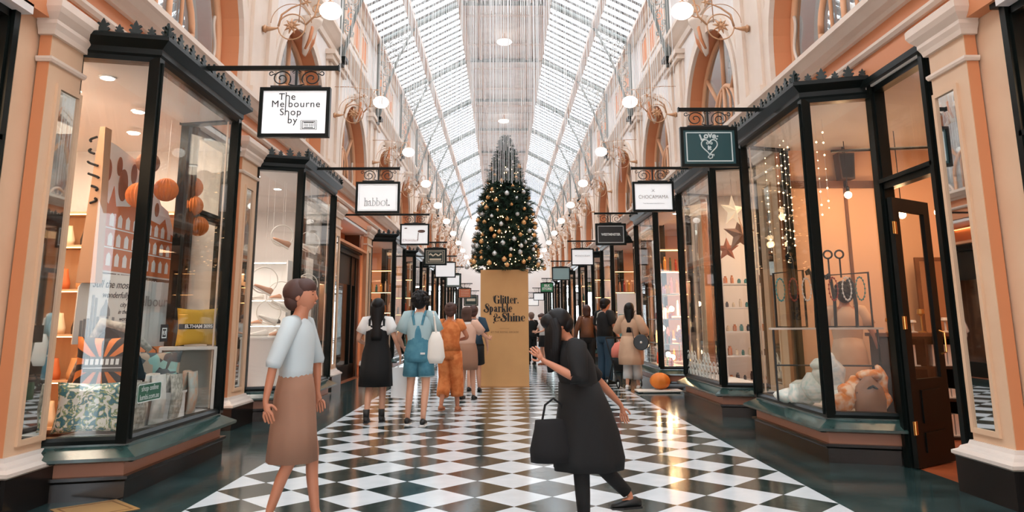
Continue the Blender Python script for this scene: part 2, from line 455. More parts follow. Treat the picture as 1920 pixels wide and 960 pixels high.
for s in (-1, 1):
    MB().poly([(s*(RX0+.2), -5, RZ0-.02), (s*RX1, -5, RZ1+.06), (s*RX1, -5, RZ1+.075), (s*(RX0+.2), -5, RZ0-.005)], (0, YEND+5, 0)).build('ceiling_glass_'+SIDE[s], ROOFGLASS, kind='structure')

# iron roof trusses with scroll-filled brackets
TRUSSM = mat('grey_green_truss_iron', lin(120, 124, 120), .5)
SCR = mat('pale_scroll_iron', lin(176, 174, 168), .5)
def make_truss():
    o = thing('roof_truss', 'x', 'roof truss', (0, 0, 0))
    b = MB(); gs = {-1: MB(), 1: MB()}
    for s in (-1, 1):
        g = gs[s]
        b.bar((s*3.5, 0, 9.05), (s*1.22, 0, 10.26), .07, .1)
        b.bar((s*3.5, 0, 6.85), (s*3.5, 0, 9.05), .07, .07)
        b.tube([(s*x, 0, z) for x, z in ((3.46, 6.85), (3.36, 7.3), (3.2, 7.9), (2.95, 8.6), (2.55, 9.44))], .035, 6)
        b.tube([(s*x, 0, z) for x, z in ((2.55, 9.44), (2.2, 9.66), (1.8, 9.88), (1.3, 10.12))], .03, 6)
        for k in range(12):
            t = k/12; x = 3.4-t*2.1; z = 9.08+t*1.11
            b.bar((s*x, 0, z-.02), (s*x, 0, z-.15), .025)
        for x, z, r, d in ((3.38, 7.25, .07, 1), (3.35, 7.55, .1, -1), (3.3, 7.85, .13, 1), (3.26, 8.2, .16, -1), (3.2, 8.6, .19, 1), (3.1, 8.95, .13, -1), (2.86, 9.12, .15, 1), (2.66, 9.34, .1, -1), (3.36, 8.92, .09, 1)):
            g.tube(spiral(s*x, z, r, .02, PI/2, d*s*1.5, 16), .016, 5)
    b.bar((-1.3, 0, 10.22), (1.3, 0, 10.22), .08, .1)
    for s in (-1, 1):
        g = gs[s]
        for x, z, r, d in ((3.42, 7.08, .05, -1), (3.28, 7.42, .06, 1), (3.42, 7.7, .06, -1), (3.18, 8.02, .07, 1), (3.42, 8.05, .07, 1), (3.4, 8.42, .08, -1), (3.02, 8.42, .08, -1), (3.42, 8.74, .06, 1), (2.98, 8.74, .09, 1), (2.78, 8.92, .07, -1), (3.22, 9.08, .07, -1), (2.98, 9.22, .08, 1)):
            g.tube(spiral(s*x, z, r, .015, -PI/3, d*s*1.4, 14), .016, 5)
    b.build('truss_frame', TRUSSM, o); [gs[s].build('scroll_filling', SCR, o) for s in (-1, 1)]
    c = MB()
    for s in (-1, 1): MB().box(s*3.36, s*XP, -.14, .14, 6.78, 6.87).box(s*3.44, s*XP, -.11, .11, 6.7, 6.78).build('bearing_plate', BLACK, o)
    return o
tr0 = make_truss(); n = 0
for t in TRUSS:
    if t < 3 or t > YEND-1: continue
    o = tr0 if n == 0 else copy_tree(tr0)
    o.location = (0, t, 0); o['group'] = 'iron trusses under the glass roof'
    o['label'] = 'scrolled iron truss spanning under the glass roof, %s from the camera' % ORD[n]; n += 1

# carved keystones on the arch crowns
def make_keystone():
    o = thing('keystone', 'x', 'keystone')
    kb = MB().loft([(0, 0, -.42, .05, .08), (.0, 0, -.3, .1, .11), (.02, 0, -.1, .16, .14), (.05, 0, .1, .2, .17), (.08, 0, .2, .24, .2), (.08, 0, .26, .25, .21)], 12)
    kb.v = [(max(.004, p[0]), p[1], p[2]) for p in kb.v]; kb.build('corbel', CREAM, o, smooth=True)
    b = MB()
    for q in (-.1, 0, .1): b.tube([(.08, q, .2), (.17, q, .05), (.14, q, -.15), (.06, q, -.34)], [.03, .035, .03, .02], 6)
    b.build('carved_leaves', PEACH, o, smooth=True); return o
ks0 = make_keystone(); ks0.name = 'keystone'; m_ = 0
for i, c in enumerate(ARCH):
    if c < 6: continue
    for s in (-1, 1):
        o = ks0 if m_ == 0 else copy_tree(ks0)
        o.location = (s*XP, c, 6.5); o.rotation_euler = (0, 0, 0 if s < 0 else PI)
        o['group'] = 'carved keystones of the arches'
        o['label'] = 'carved keystone crowning the %s arch from the camera, %s wall' % (ORD[m_//2], SIDE[s]); m_ += 1

# wall lamps: rosette, ring with star flower, tendril, milk-glass globe
def make_lamp():
    o = thing('globe_lamp', 'x', 'lamp')
    b = MB()
    b.tube([(0, 0, 0), (.12, 0, 0), (.2, 0, .01)], [.05, .03, .014], 8); b.ball((.03, 0, 0), (.03, .06, .06))
    b.tube([(.2+.24*0, 0, 0)]+[(.42-.2*math.cos(t), 0, .03+.2*math.sin(t)) for t in [2*PI*i/28 for i in range(29)]], .01, 6)
    b.tube([(.4-.3*math.cos(t), .02, .1+.3*math.sin(t)) for t in [PI*i/20 for i in range(21)]], .006, 5)
    b.tube([(.52, 0, .1), (.55, 0, 1.2)], .008, 5)
    b.tube([(.22, 0, .04), (.26, 0, .22), (.4, 0, .33), (.56, 0, .4), (.62, 0, .42)], [.018, .017, .014, .011, .008], 6)
    for q in range(5):
        a = q*2*PI/5; b.tube([(.62, 0, .42), (.62+.07*math.cos(a), 0, .42+.07*math.sin(a))], [.02, .006], 5)
    b.tube([(.62, 0, .06), (.75, 0, .2), (.8, 0, .45), (.86, 0, .55), (.95, 0, .55), (.98, 0, .42)], .014, 6)
    b.tube([(.74, 0, .18)]+[(.78+p[0], 0, .3+p[2]) for p in spiral(0, 0, .12, .02, -PI/2, 1.3, 18)], .01, 5)
    b.tube([(0, 0, .62), (.3, 0, .62), (.62, 0, .58), (.86, 0, .55)], .008, 5)
    b.build('scroll_bracket', GOLD, o, smooth=True)
    f = MB()
    for q in range(9):
        a = q*2*PI/9+.2; f.tube([(.42, -.01, .04), (.42+.06*math.cos(a), -.02, .04+.06*math.sin(a)), (.42+.125*math.cos(a), -.0, .04+.125*math.sin(a))], [.012, .022, .004], 5)
    f.ball((.42, -.02, .04), .035, 8, 6)
    f.build('star_flower', GOLD, o)
    MB().ball((.98, 0, .28), (.165, .165, .125), 20, 12).build('globe', GLOBE, o, smooth=True)
    MB().lathe([(.03, .38), (.06, .385), (.05, .42), (.02, .44)], (.98, 0, 0), 12).build('globe_cap', GOLD, o)
    return o
lp0 = make_lamp(); m_ = 0
for t in TRUSS:
    if t < 9: continue
    for s in (-1, 1):
        o = lp0 if m_ == 0 else copy_tree(lp0)
        o.location = (s*3.6, t, 5.62); o.rotation_euler = (0, 0, 0 if s < 0 else PI)
        if s > 0: o.rotation_euler = (0, 0, 0); o.scale = (-1, 1, 1)
        o['group'] = 'globe lamps on scroll brackets'
        o['label'] = 'white globe lamp on a gilt scroll bracket, %s from the camera on the %s wall' % (ORD[m_//2], SIDE[s])
        m_ += 1
m_ = 0
for yy in (12.5, 21.6, 30.7, 39.8):
    o = thing('ceiling_lamp', 'round glowing lamp on the ridge panel, %s from the camera' % ORD[m_], 'ceiling lamp', (0, yy, RZ1-.34), group='lamps along the ridge')
    MB().loft([(0, 0, 0, .05, .05), (0, 0, .01, .2, .2), (0, 0, .05, .25, .25), (0, 0, .09, .22, .22)], 20).build('lamp_shade', GLOBE, o, smooth=True)
    MB().loft([(0, 0, .09, .08, .08), (0, 0, .34, .03, .03)], 10).build('stem', GOLD, o); m_ += 1

# ================================================================== SHOPFRONTS
def fleur(h=.13):   # outline of one cresting leaf in (u, z)
    p = [(-.035, 0), (-.04, .02), (-.055, .035), (-.045, .05), (-.03, .045), (-.028, .06), (-.05, .078), (-.038, .09), (-.02, .082), (-.016, .1), (0, .13)]
    p = p+[(-u, z) for u, z in p[-2::-1]]
    return [(u*h/.13, z*h/.13) for u, z in p]
def crest_row(b, a, e, z, pitch=.125):
    a, e = Vector(a), Vector(e); d = e-a; L = d.length; d.normalize(); n = max(2, int(round(L/pitch)))
    nv = Vector((-d.y, d.x))
    for i in range(n+1):
        c = a+d*(L*i/n); h = .13 if i % 2 == 0 else .085
        pts = [(c.x+d.x*u-nv.x*.01, c.y+d.y*u-nv.y*.01, z+w) for u, w in fleur(h)]
        b.poly(pts, (nv.x*.02, nv.y*.02, 0))
def bay(s, y0, y1, label, xg=XG, crest_far=False, cd=.2):
    o = thing('shop_bay_window', label, 'shop window', (0, 0, 0), group='bay windows of the arcade shops')
    xi = XP+.1
    path = [(s*xi, y0-cd), (s*xg, y0), (s*xg, y1), (s*xi, y1+cd)]
    sd = -1 if s < 0 else 1
    sd = -sd
    SW = lambda prof: MB().sweep(path, prof, sd)
    SW([(-.3, 0), (.06, 0), (.06, .13), (.085, .15), (.085, .175), (-.3, .175)]).build('plinth', GRANITE, o)
    SW([(-.3, .175), (.035, .175), (.035, .3), (-.3, .3)]).build('terracotta_strip', TERRA, o)
    SW([(-.3, .3), (.13, .285), (.165, .3), (.165, .325), (.03, .395), (.03, .41), (-.3, .41)]).build('sill', SILL, o)
    f = MB(); f.sweep(path, [(-.05, .41), (.03, .41), (.035, .44), (.015, .465), (-.05, .47)], sd)
    for i, (x, y) in enumerate(path):
        w = .045
        xx = x if 0 < i < 3 else x-s*.03
        f.box(xx-w, xx+w, y-w, y+w, .41, 3.62)
        if 0 < i < 3: f.tube([(xx-s*.05, y, .44), (xx-s*.05, y, 3.58)], .014, 6)
    f.build('frame', BLACK, o)
    SW([(-.09, 3.58), (.03, 3.58), (.045, 3.62), (.06, 3.64), (.06, 3.69), (.1, 3.72), (.14, 3.75), (.14, 3.785), (.12, 3.8), (-.09, 3.8)]).build('fascia', BLACK, o)
    c = MB(); offp = []
    cr0, cr1 = (s*xi, y0-cd-.08), (s*(xg-.1), y0-.06); cr2 = (s*(xg-.1), y1+.06)
    c.box(s*(xg-.115), s*(xg-.09), y0-.06, y1+.06, 3.795, 3.81)
    crest_row(c, cr0, cr1, 3.8); crest_row(c, cr1, cr2, 3.8)
    if crest_far: crest_row(c, cr2, (s*xi, y1+cd+.08), 3.8)
    c.build('cresting', mat('dark_green_cresting', lin(14, 28, 25), .4), o)
    MB().poly([(p[0], p[1], 3.6) for p in path], (0, 0, .06)).build('soffit', WHITE, o)
    MB().poly([(p[0], p[1], .38) for p in path], (0, 0, .05)).build('display_floor', WHITE, o)
    for i in range(3):
        a, e = Vector(path[i]), Vector(path[i+1]); d = (e-a).normalized(); a = a+d*.04; e = e-d*.04; nv = Vector((-d.y, d.x))*.006
        MB().add([(a.x-nv.x, a.y-nv.y, .47), (e.x-nv.x, e.y-nv.y, .47), (e.x-nv.x, e.y-nv.y, 3.59), (a.x-nv.x, a.y-nv.y, 3.59),
                  (a.x+nv.x, a.y+nv.y, .47), (e.x+nv.x, e.y+nv.y, .47), (e.x+nv.x, e.y+nv.y, 3.59), (a.x+nv.x, a.y+nv.y, 3.59)],
                 [(0, 1, 2, 3), (7, 6, 5, 4), (0, 4, 5, 1), (1, 5, 6, 2), (2, 6, 7, 3), (3, 7, 4, 0)]).build('glass_pane', GLASS, o)
    b = MB()
    for z in (.5,): pass
    t = MB()
    t.box(s*(xg+.06), s*(xg+.075), y0+.03, y0+.05, .47, 3.58).box(s*(xg+.06), s*(xg+.075), y1-.07, y1-.05, .47, 3.58)
    t.build('inner_bead', CREAM, o)
    return o
def pilaster(s, y0, y1, label, mirror=True, mo=0):
    yc = (y0+y1)/2; w = (y1-y0)/2
    o = thing('shop_pilaster', label, 'pilaster', (s*XP, yc, 0), 0 if s < 0 else PI, group='pilasters between the shopfronts')
    # local +x points into the arcade
    MB().box(-.1, -.006, -w, w, .38, 3.6).build('shaft_side', PEACH, o)
    b = MB(); b.box(-.006, 0, -w, w, .38, 3.62)
    if mirror:
        mw = min(.13, w*.6)
        for q in ((-mw-.04, -mw), (mw, mw+.04)): b.box(0, .022, q[0]+mo, q[1]+mo, .46, 3.24)
        b.box(0, .022, mo-mw+.0005, mo+mw-.0005, .46, .5).box(0, .022, mo-mw+.0005, mo+mw-.0005, 3.2, 3.24)
    b.build('shaft', PILC, o)
    path = [(-.1, w), (0, w), (0, -w), (-.1, -w)]
    MB().sweep(path, [(-.02, 3.38), (.02, 3.38), (.03, 3.4), (.03, 3.42), (-.02, 3.43)], -1).sweep(path, [(-.02, 3.6), (.03, 3.6), (.04, 3.64), (.06, 3.68), (.06, 3.71), (.1, 3.76), (.12, 3.8), (.12, 3.86), (.1, 3.88), (-.02, 3.88)], -1).build('capital', CREAM, o)
    MB().sweep(path, [(-.02, 0), (.1, 0), (.1, .27), (-.02, .27)], -1).build('base', GRANITE, o)
    MB().sweep(path, [(-.02, .27), (.1, .27), (.12, .285), (.12, .31), (.08, .33), (.07, .35), (.03, .37), (.02, .4), (-.02, .4)], -1).build('base_moulding', MARBLE, o)
    if mirror: MB().box(0, .006, mo-mw, mo+mw, .5, 3.2).build('mirror', MIRROR, o)
    return o
def flat_front(s, y0, y1, label, door=None, xf=3.8, leaf=None):
    # a straight black shopfront between two posts with a transom light above; door=(ya, yb) opening
    o = thing('shop_entrance', label, 'shop entrance', (0, 0, 0), group='shop entrances')
    f = MB(); X0, X1 = s*(xf-.05), s*(xf+.05)
    for y in (y0, y1): f.box(X0, X1, y-.055, y+.055, 0, 3.72).box(s*(xf-.08), s*(xf-.05), y-.03, y+.03, 0, 3.72)
    f.box(X0, X1, y0, y1, 3.6, 3.74).box(s*(xf-.12), s*(xf-.05), y0-.07, y1+.07, 3.68, 3.74)
    f.box(X0, X1, y0, y1, 2.6, 2.7).box(s*(xf-.08), s*(xf-.05), y0, y1, 2.66, 2.7)
    if door:
        for y in door:
            if abs(y-y0) > .1 and abs(y-y1) > .1: f.box(X0, X1, y-.04, y+.04, 0, 2.62)
        f.box(X0, X1, y0, door[0], .0, .5) if door[0]-y0 > .15 else None
        f.box(X0, X1, door[1], y1, .0, .5) if y1-door[1] > .15 else None
    else: f.box(X0, X1, y0, y1, 0, .5)
    f.build('frame', BLACK, o)
    G = lambda a, b, z0, z1: MB().box(s*(xf-.006), s*(xf+.006), a, b, z0, z1).build('glass_pane', GLASS, o)
    G(y0+.05, y1-.05, 2.7, 3.6)
    if door:
        if door[0]-y0 > .15: G(y0+.05, door[0]-.04, .5, 2.6)
        if y1-door[1] > .15: G(door[1]+.04, y1-.05, .5, 2.6)
    else: G(y0+.05, y1-.05, .5, 2.6)
    return o
def door_leaf(s, hinge, ang, w, label, h=2.5):
    # half-glazed black door; hinge=(x, y); local +x runs from the hinge to the free edge
    o = thing('shop_door', label, 'door', (hinge[0], hinge[1], .012), ang)
    f = MB(); t = .022
    f.box(0, .11, -t, t, 0, h).box(w-.11, w, -t, t, 0, h).box(.11, w-.11, -t, t, h-.13, h).box(.11, w-.11, -t, t, 0, .78)
    f.box(.16, w-.16, -t-.012, t+.012, .12, .3).box(.16, w-.16, -t-.012, t+.012, .38, .68)
    f.build('door_frame', mat('black_door_paint', lin(12, 16, 15), .45, spec=.2), o)
    MB().box(.11, w-.11, -.005, .005, .78, h-.13).build('glass_pane', GLASS, o)
    for z in (.35, 1.3, 2.2):
        MB().box(-.03, .04, -t-.006, -t, z-.06, z+.06).tube([(-.004, -t-.008, z-.06), (-.004, -t-.008, z+.06)], .009, 8).build('hinge', BRASS, o)
    MB().tube([(w-.06, -t, 1.0), (w-.06, -t-.05, 1.02), (w-.06, -t-.05, 1.2), (w-.06, -t, 1.22)], .01, 8).build('handle', BRASS, o)
    return o

BAYS_L = [(6.09, 8.02, 'gift shop bay window full of cushions and tea towels, nearest on the left'),
          (10.75, 12.85, 'shoe shop bay window with white hoops, second on the left')]
BAYS_R = [(7.32, 9.3, 'jewellery shop bay window with hooks and scarves, nearest on the right'),
          (10.75, 12.85, 'candle shop bay window with star lanterns, second on the right'),
          (14.9, 17.1, 'toy and gift shop bay window glowing orange, third on the right')]
bay(-1, 6.09, 8.02, BAYS_L[0][2], cd=.15); bay(-1, 10.75, 12.85, BAYS_L[1][2], crest_far=True)
for a in BAYS_R: bay(1, *a, crest_far=True)
LB = [(20.3, 22.4)]+[(25.0+4.54*k, 27.1+4.54*k) for k in range(7)]
RB = [(21.0, 23.2)]+[(25.6+4.54*k, 27.7+4.54*k) for k in range(7)]
for i, (a, e) in enumerate(LB): bay(-1, a, e, 'black framed bay window far along the left side, %s from the camera' % ORD[i+2])
for i, (a, e) in enumerate(RB): bay(1, a, e, 'black framed bay window far along the right side, %s from the camera' % ORD[i+3])
# pilasters
PL = [(5.5, 5.93, 'mirrored cream pilaster at the near end of the gift shop, left edge'), (9.8, 10.42, 'mirrored cream pilaster just before the shoe shop bay window'),
      (15.35, 16.0, 'mirrored cream pilaster just beyond the shoe shop bay window'), (19.2, 19.85, 'cream pilaster beyond the dark shopfront with orange shelves')]
PR = [(5.5, 5.98, 'mirrored cream pilaster beside the open shop door, right edge'), (9.66, 10.4, 'cream pilaster squeezed between the jewellery and candle shops'),
      (13.45, 14.2, 'mirrored cream pilaster between the candle and toy shop windows'), (19.9, 20.5, 'cream pilaster beyond the toy shop doorway')]
for s, lst, bays in ((-1, PL, LB), (1, PR, RB)):
    for a, e, l in lst: pilaster(s, a, e, l, mo=.06*(1 if s < 0 else -1) if a < 6 else 0)
    for i in range(7): pilaster(s, bays[i][1]+.95, bays[i][1]+1.45, 'cream pilaster far along the %s side, %s from the camera' % (SIDE[s], ORD[i+4]), mirror=False)
for s, y in ((-1, 5.3), (1, 5.24)):   # stepped return of the nearest pilasters
    b = MB().box(s*3.765, s*4.1, y-.02, 5.9, 0, 3.9)
    b.build('shop_pilaster_return', PILC, label='narrow cream wall strip stepping back beside the %s edge pilaster' % SIDE[s], cat='pilaster')
# entrances
flat_front(-1, 3.3, 5.18, 'black shopfront frame cut off by the left edge of the photo', door=(3.4, 4.3))
flat_front(1, 3.2, 5.13, 'black shopfront frame cut off by the right edge of the photo', door=(3.3, 4.2))
flat_front(-1, 8.5, 9.66, 'black doorway frame just beyond the gift shop window', door=(8.6, 9.55))
flat_front(1, 6.1, 7.02, 'black doorway frame with transom light around the open door on the right', door=(6.12, 6.99), xf=3.72)
door_leaf(1, (3.68, 6.91), math.radians(33), .68, 'black half-glazed shop door standing open on the right')
flat_front(-1, 13.4, 15.2, 'black entrance of the shoe shop beyond its bay window', door=(13.6, 14.6))
flat_front(1, 17.5, 19.8, 'black entrance frame beyond the glowing orange shop', door=(17.7, 18.7))
for i in range(7):
    flat_front(-1, LB[i][1]+.42, LB[i][1]+.82, 'narrow black shop door frame far along the left side, %s from the camera' % ORD[i+3])
    flat_front(1, RB[i][1]+.42, RB[i][1]+.82, 'narrow black shop door frame far along the right side, %s from the camera' % ORD[i+3])
for i in range(7):
    for s, B_ in ((-1, LB), (1, RB)):
        flat_front(s, B_[i][1]+1.55, B_[i+1][0]-.42, 'black shop window frame far along the %s side, %s from the camera' % (SIDE[s], ORD[i+4])) if B_[i+1][0]-B_[i][1] > 2.2 else None

# dark recessed shopfront with lit shelves (left, between the second and third bays)
o = thing('shop_entrance', 'dark recessed shopfront with orange lit display shelves on the left', 'shop entrance', group='shop entrances')
f = MB(); xr = 3.95
for y in (16.1, 17.0, 18.55, 19.1): f.box(-xr-.05, -xr+.05, y-.05, y+.05, 0, 3.1)
f.box(-xr-.1, -xr+.1, 16.05, 19.15, 3.0, 3.14).box(-xr+.1, -xr+.18, 16.05, 19.15, 3.1, 3.16).box(-xr-.03, -xr+.03, 16.1, 19.1, 2.3, 3.0).box(-xr-.05, -xr+.05, 16.1, 19.1, 0, .35)
f.build('frame', BLACK, o)
for a, e in ((16.15, 16.95), (17.05, 18.5), (18.6, 19.05)): MB().box(-xr-.005, -xr+.005, a, e, .35, 2.3).build('glass_pane', GLASS, o)
MB().box(-xr-.3, -XP, 16.0, 19.2, 3.14, 3.2).box(-xr-.5, -xr-.3, 16.0, 19.2, 3.14, 3.8).build('soffit', PEACH, o)

# walls behind the shopfronts: partitions, back walls, ceilings
SHOPW = mat('shop_wall_peach', lin(236, 196, 168), .7)
SHOPW3 = mat('shop_wall_orange', lin(226, 180, 146), .6)
SHOPW2 = mat('shop_wall_white', lin(236, 228, 222), .7)
DARKW = mat('shop_wall_dark_wood', lin(86, 52, 34), .5, noise=(3, lin(120, 74, 46), .3, .7))
def shop(s, y0, y1, m, depth=7.6, zc=3.66, front=()):
    b = MB(); xa = XP+.3
    b.box(s*depth, s*(depth+.1), y0, y1, 0, zc)
    b.box(s*(XP+.25), s*(depth+.1), y0-.04, y0+.04, 0, zc).box(s*(XP+.25), s*(depth+.1), y1-.04, y1+.04, 0, zc)
    b.build('wall_shop_%s' % SIDE[s], m, kind='structure')
    MB().box(s*(XP-.0), s*(depth+.1), y0-.04, y1+.04, zc, zc+.08).build('ceiling_shop_%s' % SIDE[s], SHOPW2, kind='structure')
shop(-1, -2, 5.2, SHOPW); shop(-1, 5.98, 9.75, SHOPW2, 7.2); shop(-1, 9.9, 15.3, SHOPW2, 6.6); shop(-1, 15.5, 19.4, DARKW, 5.6)
shop(-1, 19.6, 24.4, SHOPW, 6)
shop(1, -2, 5.05, SHOPW); shop(1, 6.03, 9.8, SHOPW3, 8.0); shop(1, 10.2, 13.5, SHOPW2, 6.6); shop(1, 14.0, 19.9, SHOPW, 6.6); shop(1, 20.1, 24.9, SHOPW, 6)
for s, y in ((-1, 24.5), (1, 25.0)):
    shop(s, y, YEND, SHOPW, 5.6)
    for k in range(1, 7): MB().box(s*3.9, s*5.6, y+4.54*k-.04, y+4.54*k+.04, 0, 3.6).build('wall_shop_%s' % SIDE[s], SHOPW, kind='structure')

# shop lighting (lamps in the shop ceilings)
WARM = (1, .66, .40)
def shop_lamp(x, y, p, col=WARM, size=(1.2, 1.6), z=3.6): area('shop_ceiling_light', (x, y, z), size, p, col)
shop_lamp(-5.0, 7.3, 180, (1, .80, .62), (2, 2.5)); shop_lamp(-4.9, 12.2, 130, (1, .86, .76), (1.8, 3)); shop_lamp(-4.8, 17.6, 40, (1, .5, .2))
shop_lamp(5.4, 7.5, 62, (1, .66, .42), (2.2, 2.6)); shop_lamp(4.9, 11.9, 70, (1, .66, .42)); shop_lamp(4.9, 16.0, 100, (1, .52, .24), (1.6, 2.4))
shop_lamp(-4.9, 21.8, 70, (1, .6, .34)); shop_lamp(4.9, 22.5, 60, (1, .6, .34)); shop_lamp(-5, 2.6, 90); shop_lamp(5, 2.6, 90)
for s in (-1, 1):
    for k in range(4): shop_lamp(s*4.8, 28.5+k*7.4, 110, WARM, (1, 5))

# recessed downlights
def downlights(pts, z, grp, who):
    d0 = None
    for i, (x, y) in enumerate(pts):
        if d0 is None:
            d0 = thing('downlight', 'x', 'ceiling light', (x, y, z), group=grp)
            MB().lathe([(.075, -.012), (.075, 0)], n=16).build('rim', WHITE, d0)
            MB().lathe([(.058, -.016), (.058, -.012)], n=16).build('lens', DOWN, d0)
            o = d0
        else: o = copy_tree(d0); o.location = (x, y, z)
        o['label'] = who % ORD[i]
downlights([(-3.75, 6.5), (-4.3, 6.9), (-4.0, 7.6), (-4.9, 7.6), (-4.5, 8.5), (-5.4, 6.6), (-5.6, 8.4)], 3.6, 'downlights in the gift shop ceiling', 'round white downlight in the gift shop ceiling, %s from its front corner')
downlights([(-3.9, 11.1), (-4.4, 11.6), (-3.9, 12.2), (-4.8, 12.4)], 3.6, 'downlights in the shoe shop ceiling', 'round white downlight in the shoe shop ceiling, %s from its front corner')
downlights([(4.0, 11.1), (4.5, 11.8), (4.2, 12.5), (3.6, 15.2), (4.3, 15.9)], 3.6, 'downlights in the right hand shops', 'round downlight seen through the candle and toy shop glass, %s from the camera')

# ------------------------------------------------------------------ hanging signs
def scroll_pair(b, z0, z1, w):
    h = z1-z0; r = h*.5
    for k in (-1, 1):
        cx = k*w*.215; cz = z0+h*.47
        pts = []
        for i in range(35):
            t = i/34; a = (PI+.75)-t*2*PI*1.75; rr = r*(1-t)**.8*.95+.008
            pts.append((cx+k*rr*1.12*math.cos(a), 0, cz+rr*math.sin(a)))
        b.tube([(k*.012, 0, z0+.004)]+pts, .0065, 6)
        q = cx+k*r*1.22
        b.tube([(cx+k*r*.75, 0, cz+r*.62), (q-k*.012, 0, cz+r*.5)]+[(q+k*.02*math.cos(a), 0, cz+r*.62+.02*math.sin(a)) for a in [-1.6+i*.6 for i in range(8)]], .0055, 5)
        b.tube([(k*.02, 0, z1-.004), (k*.045, 0, z1-.02), (k*.03, 0, z1-.034), (k*.018, 0, z1-.024)], .005, 5)
def hanging_sign(s, y, w, h, xc, ztop, tip, label, face, inset=.035, name='hanging_sign', barz=3.83, base=None):
    o = thing(name, label, 'shop sign', (xc, y, ztop), group='hanging shop signs')
    zb = barz-ztop
    MB().box(tip-xc, s*3.66-xc, -.02, .02, zb-.02, zb+.02).box(tip-xc-.006, tip-xc+.006, -.026, .026, zb-.026, zb+.026).build('bar', BLACK, o)
    b = MB(); b.box(-.012, .012, -.012, .012, 0, zb-.02).box(-w*.36, w*.36, -.015, .015, 0, .022); scroll_pair(b, .02, zb-.02, w)
    b.build('scroll_work', IRON, o)
    t = .035
    MB().ring([(-w/2, -.03, 0), (w/2, -.03, 0), (w/2, -.03, -h), (-w/2, -.03, -h)], [(-w/2+t, -.03, -t), (w/2-t, -.03, -t), (w/2-t, -.03, -h+t), (-w/2+t, -.03, -h+t)], (0, .06, 0)).build('frame', base or BLACK, o)
    MB().box(-w/2+t, w/2-t, -.016, .016, -h+t, -t).build('panel', face, o)
    return o, (-w/2+t, w/2-t, -h+t, -t)
def outline(b, x0, x1, z0, z1, t, y=-.0175):
    b.ring([(x0, y, z0), (x1, y, z0), (x1, y, z1), (x0, y, z1)], [(x0+t, y, z0+t), (x1-t, y, z0+t), (x1-t, y, z1-t), (x0+t, y, z1-t)], (0, .002, 0))
FY = -.0185
PW, PH = .685, .5
# left 1
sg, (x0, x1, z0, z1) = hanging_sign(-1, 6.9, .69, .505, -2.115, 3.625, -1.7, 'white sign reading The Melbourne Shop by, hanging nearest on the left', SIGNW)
for t, x, z in (('The', -.03, -.105), ('Me bourne', .045, -.2), ('Shop', -.02, -.295), ('by', .03, -.39)):
    pass
def put(t, x, z, sz, par, m=INK, **k): return text(t, sz, (x, FY, z), m, par, align=k.pop('align', 'LEFT'), ext=.0012, **k)
SZ = .098
X1, X2 = -.088, -.054
def fit(t, x, z, right=False):      # place a word so that its outline starts (or ends) at x and its baseline sits at z
    o_ = text(t, SZ, (0, FY, 0), INK, sg, align='LEFT', ext=.0012, space=1.12)
    vs = [v.co for v in o_.data.vertices]; lo, hi = min(v.x for v in vs), max(v.x for v in vs)
    base = min(v.y for v in vs) if not any(c in t for c in 'py') else None
    o_.location = (x-(hi if right else lo), FY, z-(base if base is not None else BASE[0])); BASE[0] = base if base is not None else BASE[0]
    return o_
BASE = [0]
fit('T', X1-.014, -.127, True); fit('e', X2+.018, -.127); fit('Me', X1-.014, -.202, True); fit('bourne', X2-.005, -.202); fit('S', X1-.014, -.284, True)
fit('op', X2+.018, -.284); fit('by', X2-.005, -.366)
ln = MB()
for xx, za, zb_ in ((X1, -.052, -.284), (X2, -.098, -.15), (X2, -.255, -.31)): ln.box(xx-.0042, xx+.0042, FY-.001, FY+.001, zb_, za)
for zc_ in (-.098, -.255): ln.tube([(X1+(X2-X1)*(1-math.cos(a))/2, FY, zc_+.015*math.sin(a)) for a in [PI*i/8 for i in range(9)]], .0042, 5)
outline(ln, .065, .225, -.43, -.335, .004); outline(ln, .08, .21, -.42, -.345, .006); ln.box(.095, .195, FY-.001, FY+.001, -.362, -.354)
ln.box(.1, .19, FY-.001, FY+.001, -.412, -.407)
for q in range(6): ln.box(.1+q*.017, .105+q*.017, FY-.001, FY+.001, -.4, -.37)
ln.build('lettering_strokes', INK, sg)
# left 2
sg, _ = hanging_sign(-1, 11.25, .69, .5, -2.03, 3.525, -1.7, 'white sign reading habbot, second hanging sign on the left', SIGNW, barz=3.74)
HAB = sg
b = MB(); outline(b, -.29, .29, -.45, -.05, .004); b.build('border_line', GREYINK, sg)
# left 3
sg, _ = hanging_sign(-1, 16.2, .65, .48, -2.04, 3.53, -1.72, 'white sign with a ladle and the word Chokolait, third on the left', SIGNW, barz=3.74)
put('Chokolait', -.27, -.37, .085, sg, mat('pinkish_ink', lin(196, 168, 164), .6)); b = MB()
b.ball((.15, -.02, -.17), (.085, .006, .035), 14, 8); b.xf(Matrix.Identity(4)); b.tube([(.08, -.02, -.2), (.07, -.02, -.38)], .008, 5).ball((-.2, -.02, -.1), (.035, .004, .012), 10, 6)
b.build('ladle_picture', mat('brown_print', lin(110, 84, 74), .6), sg)
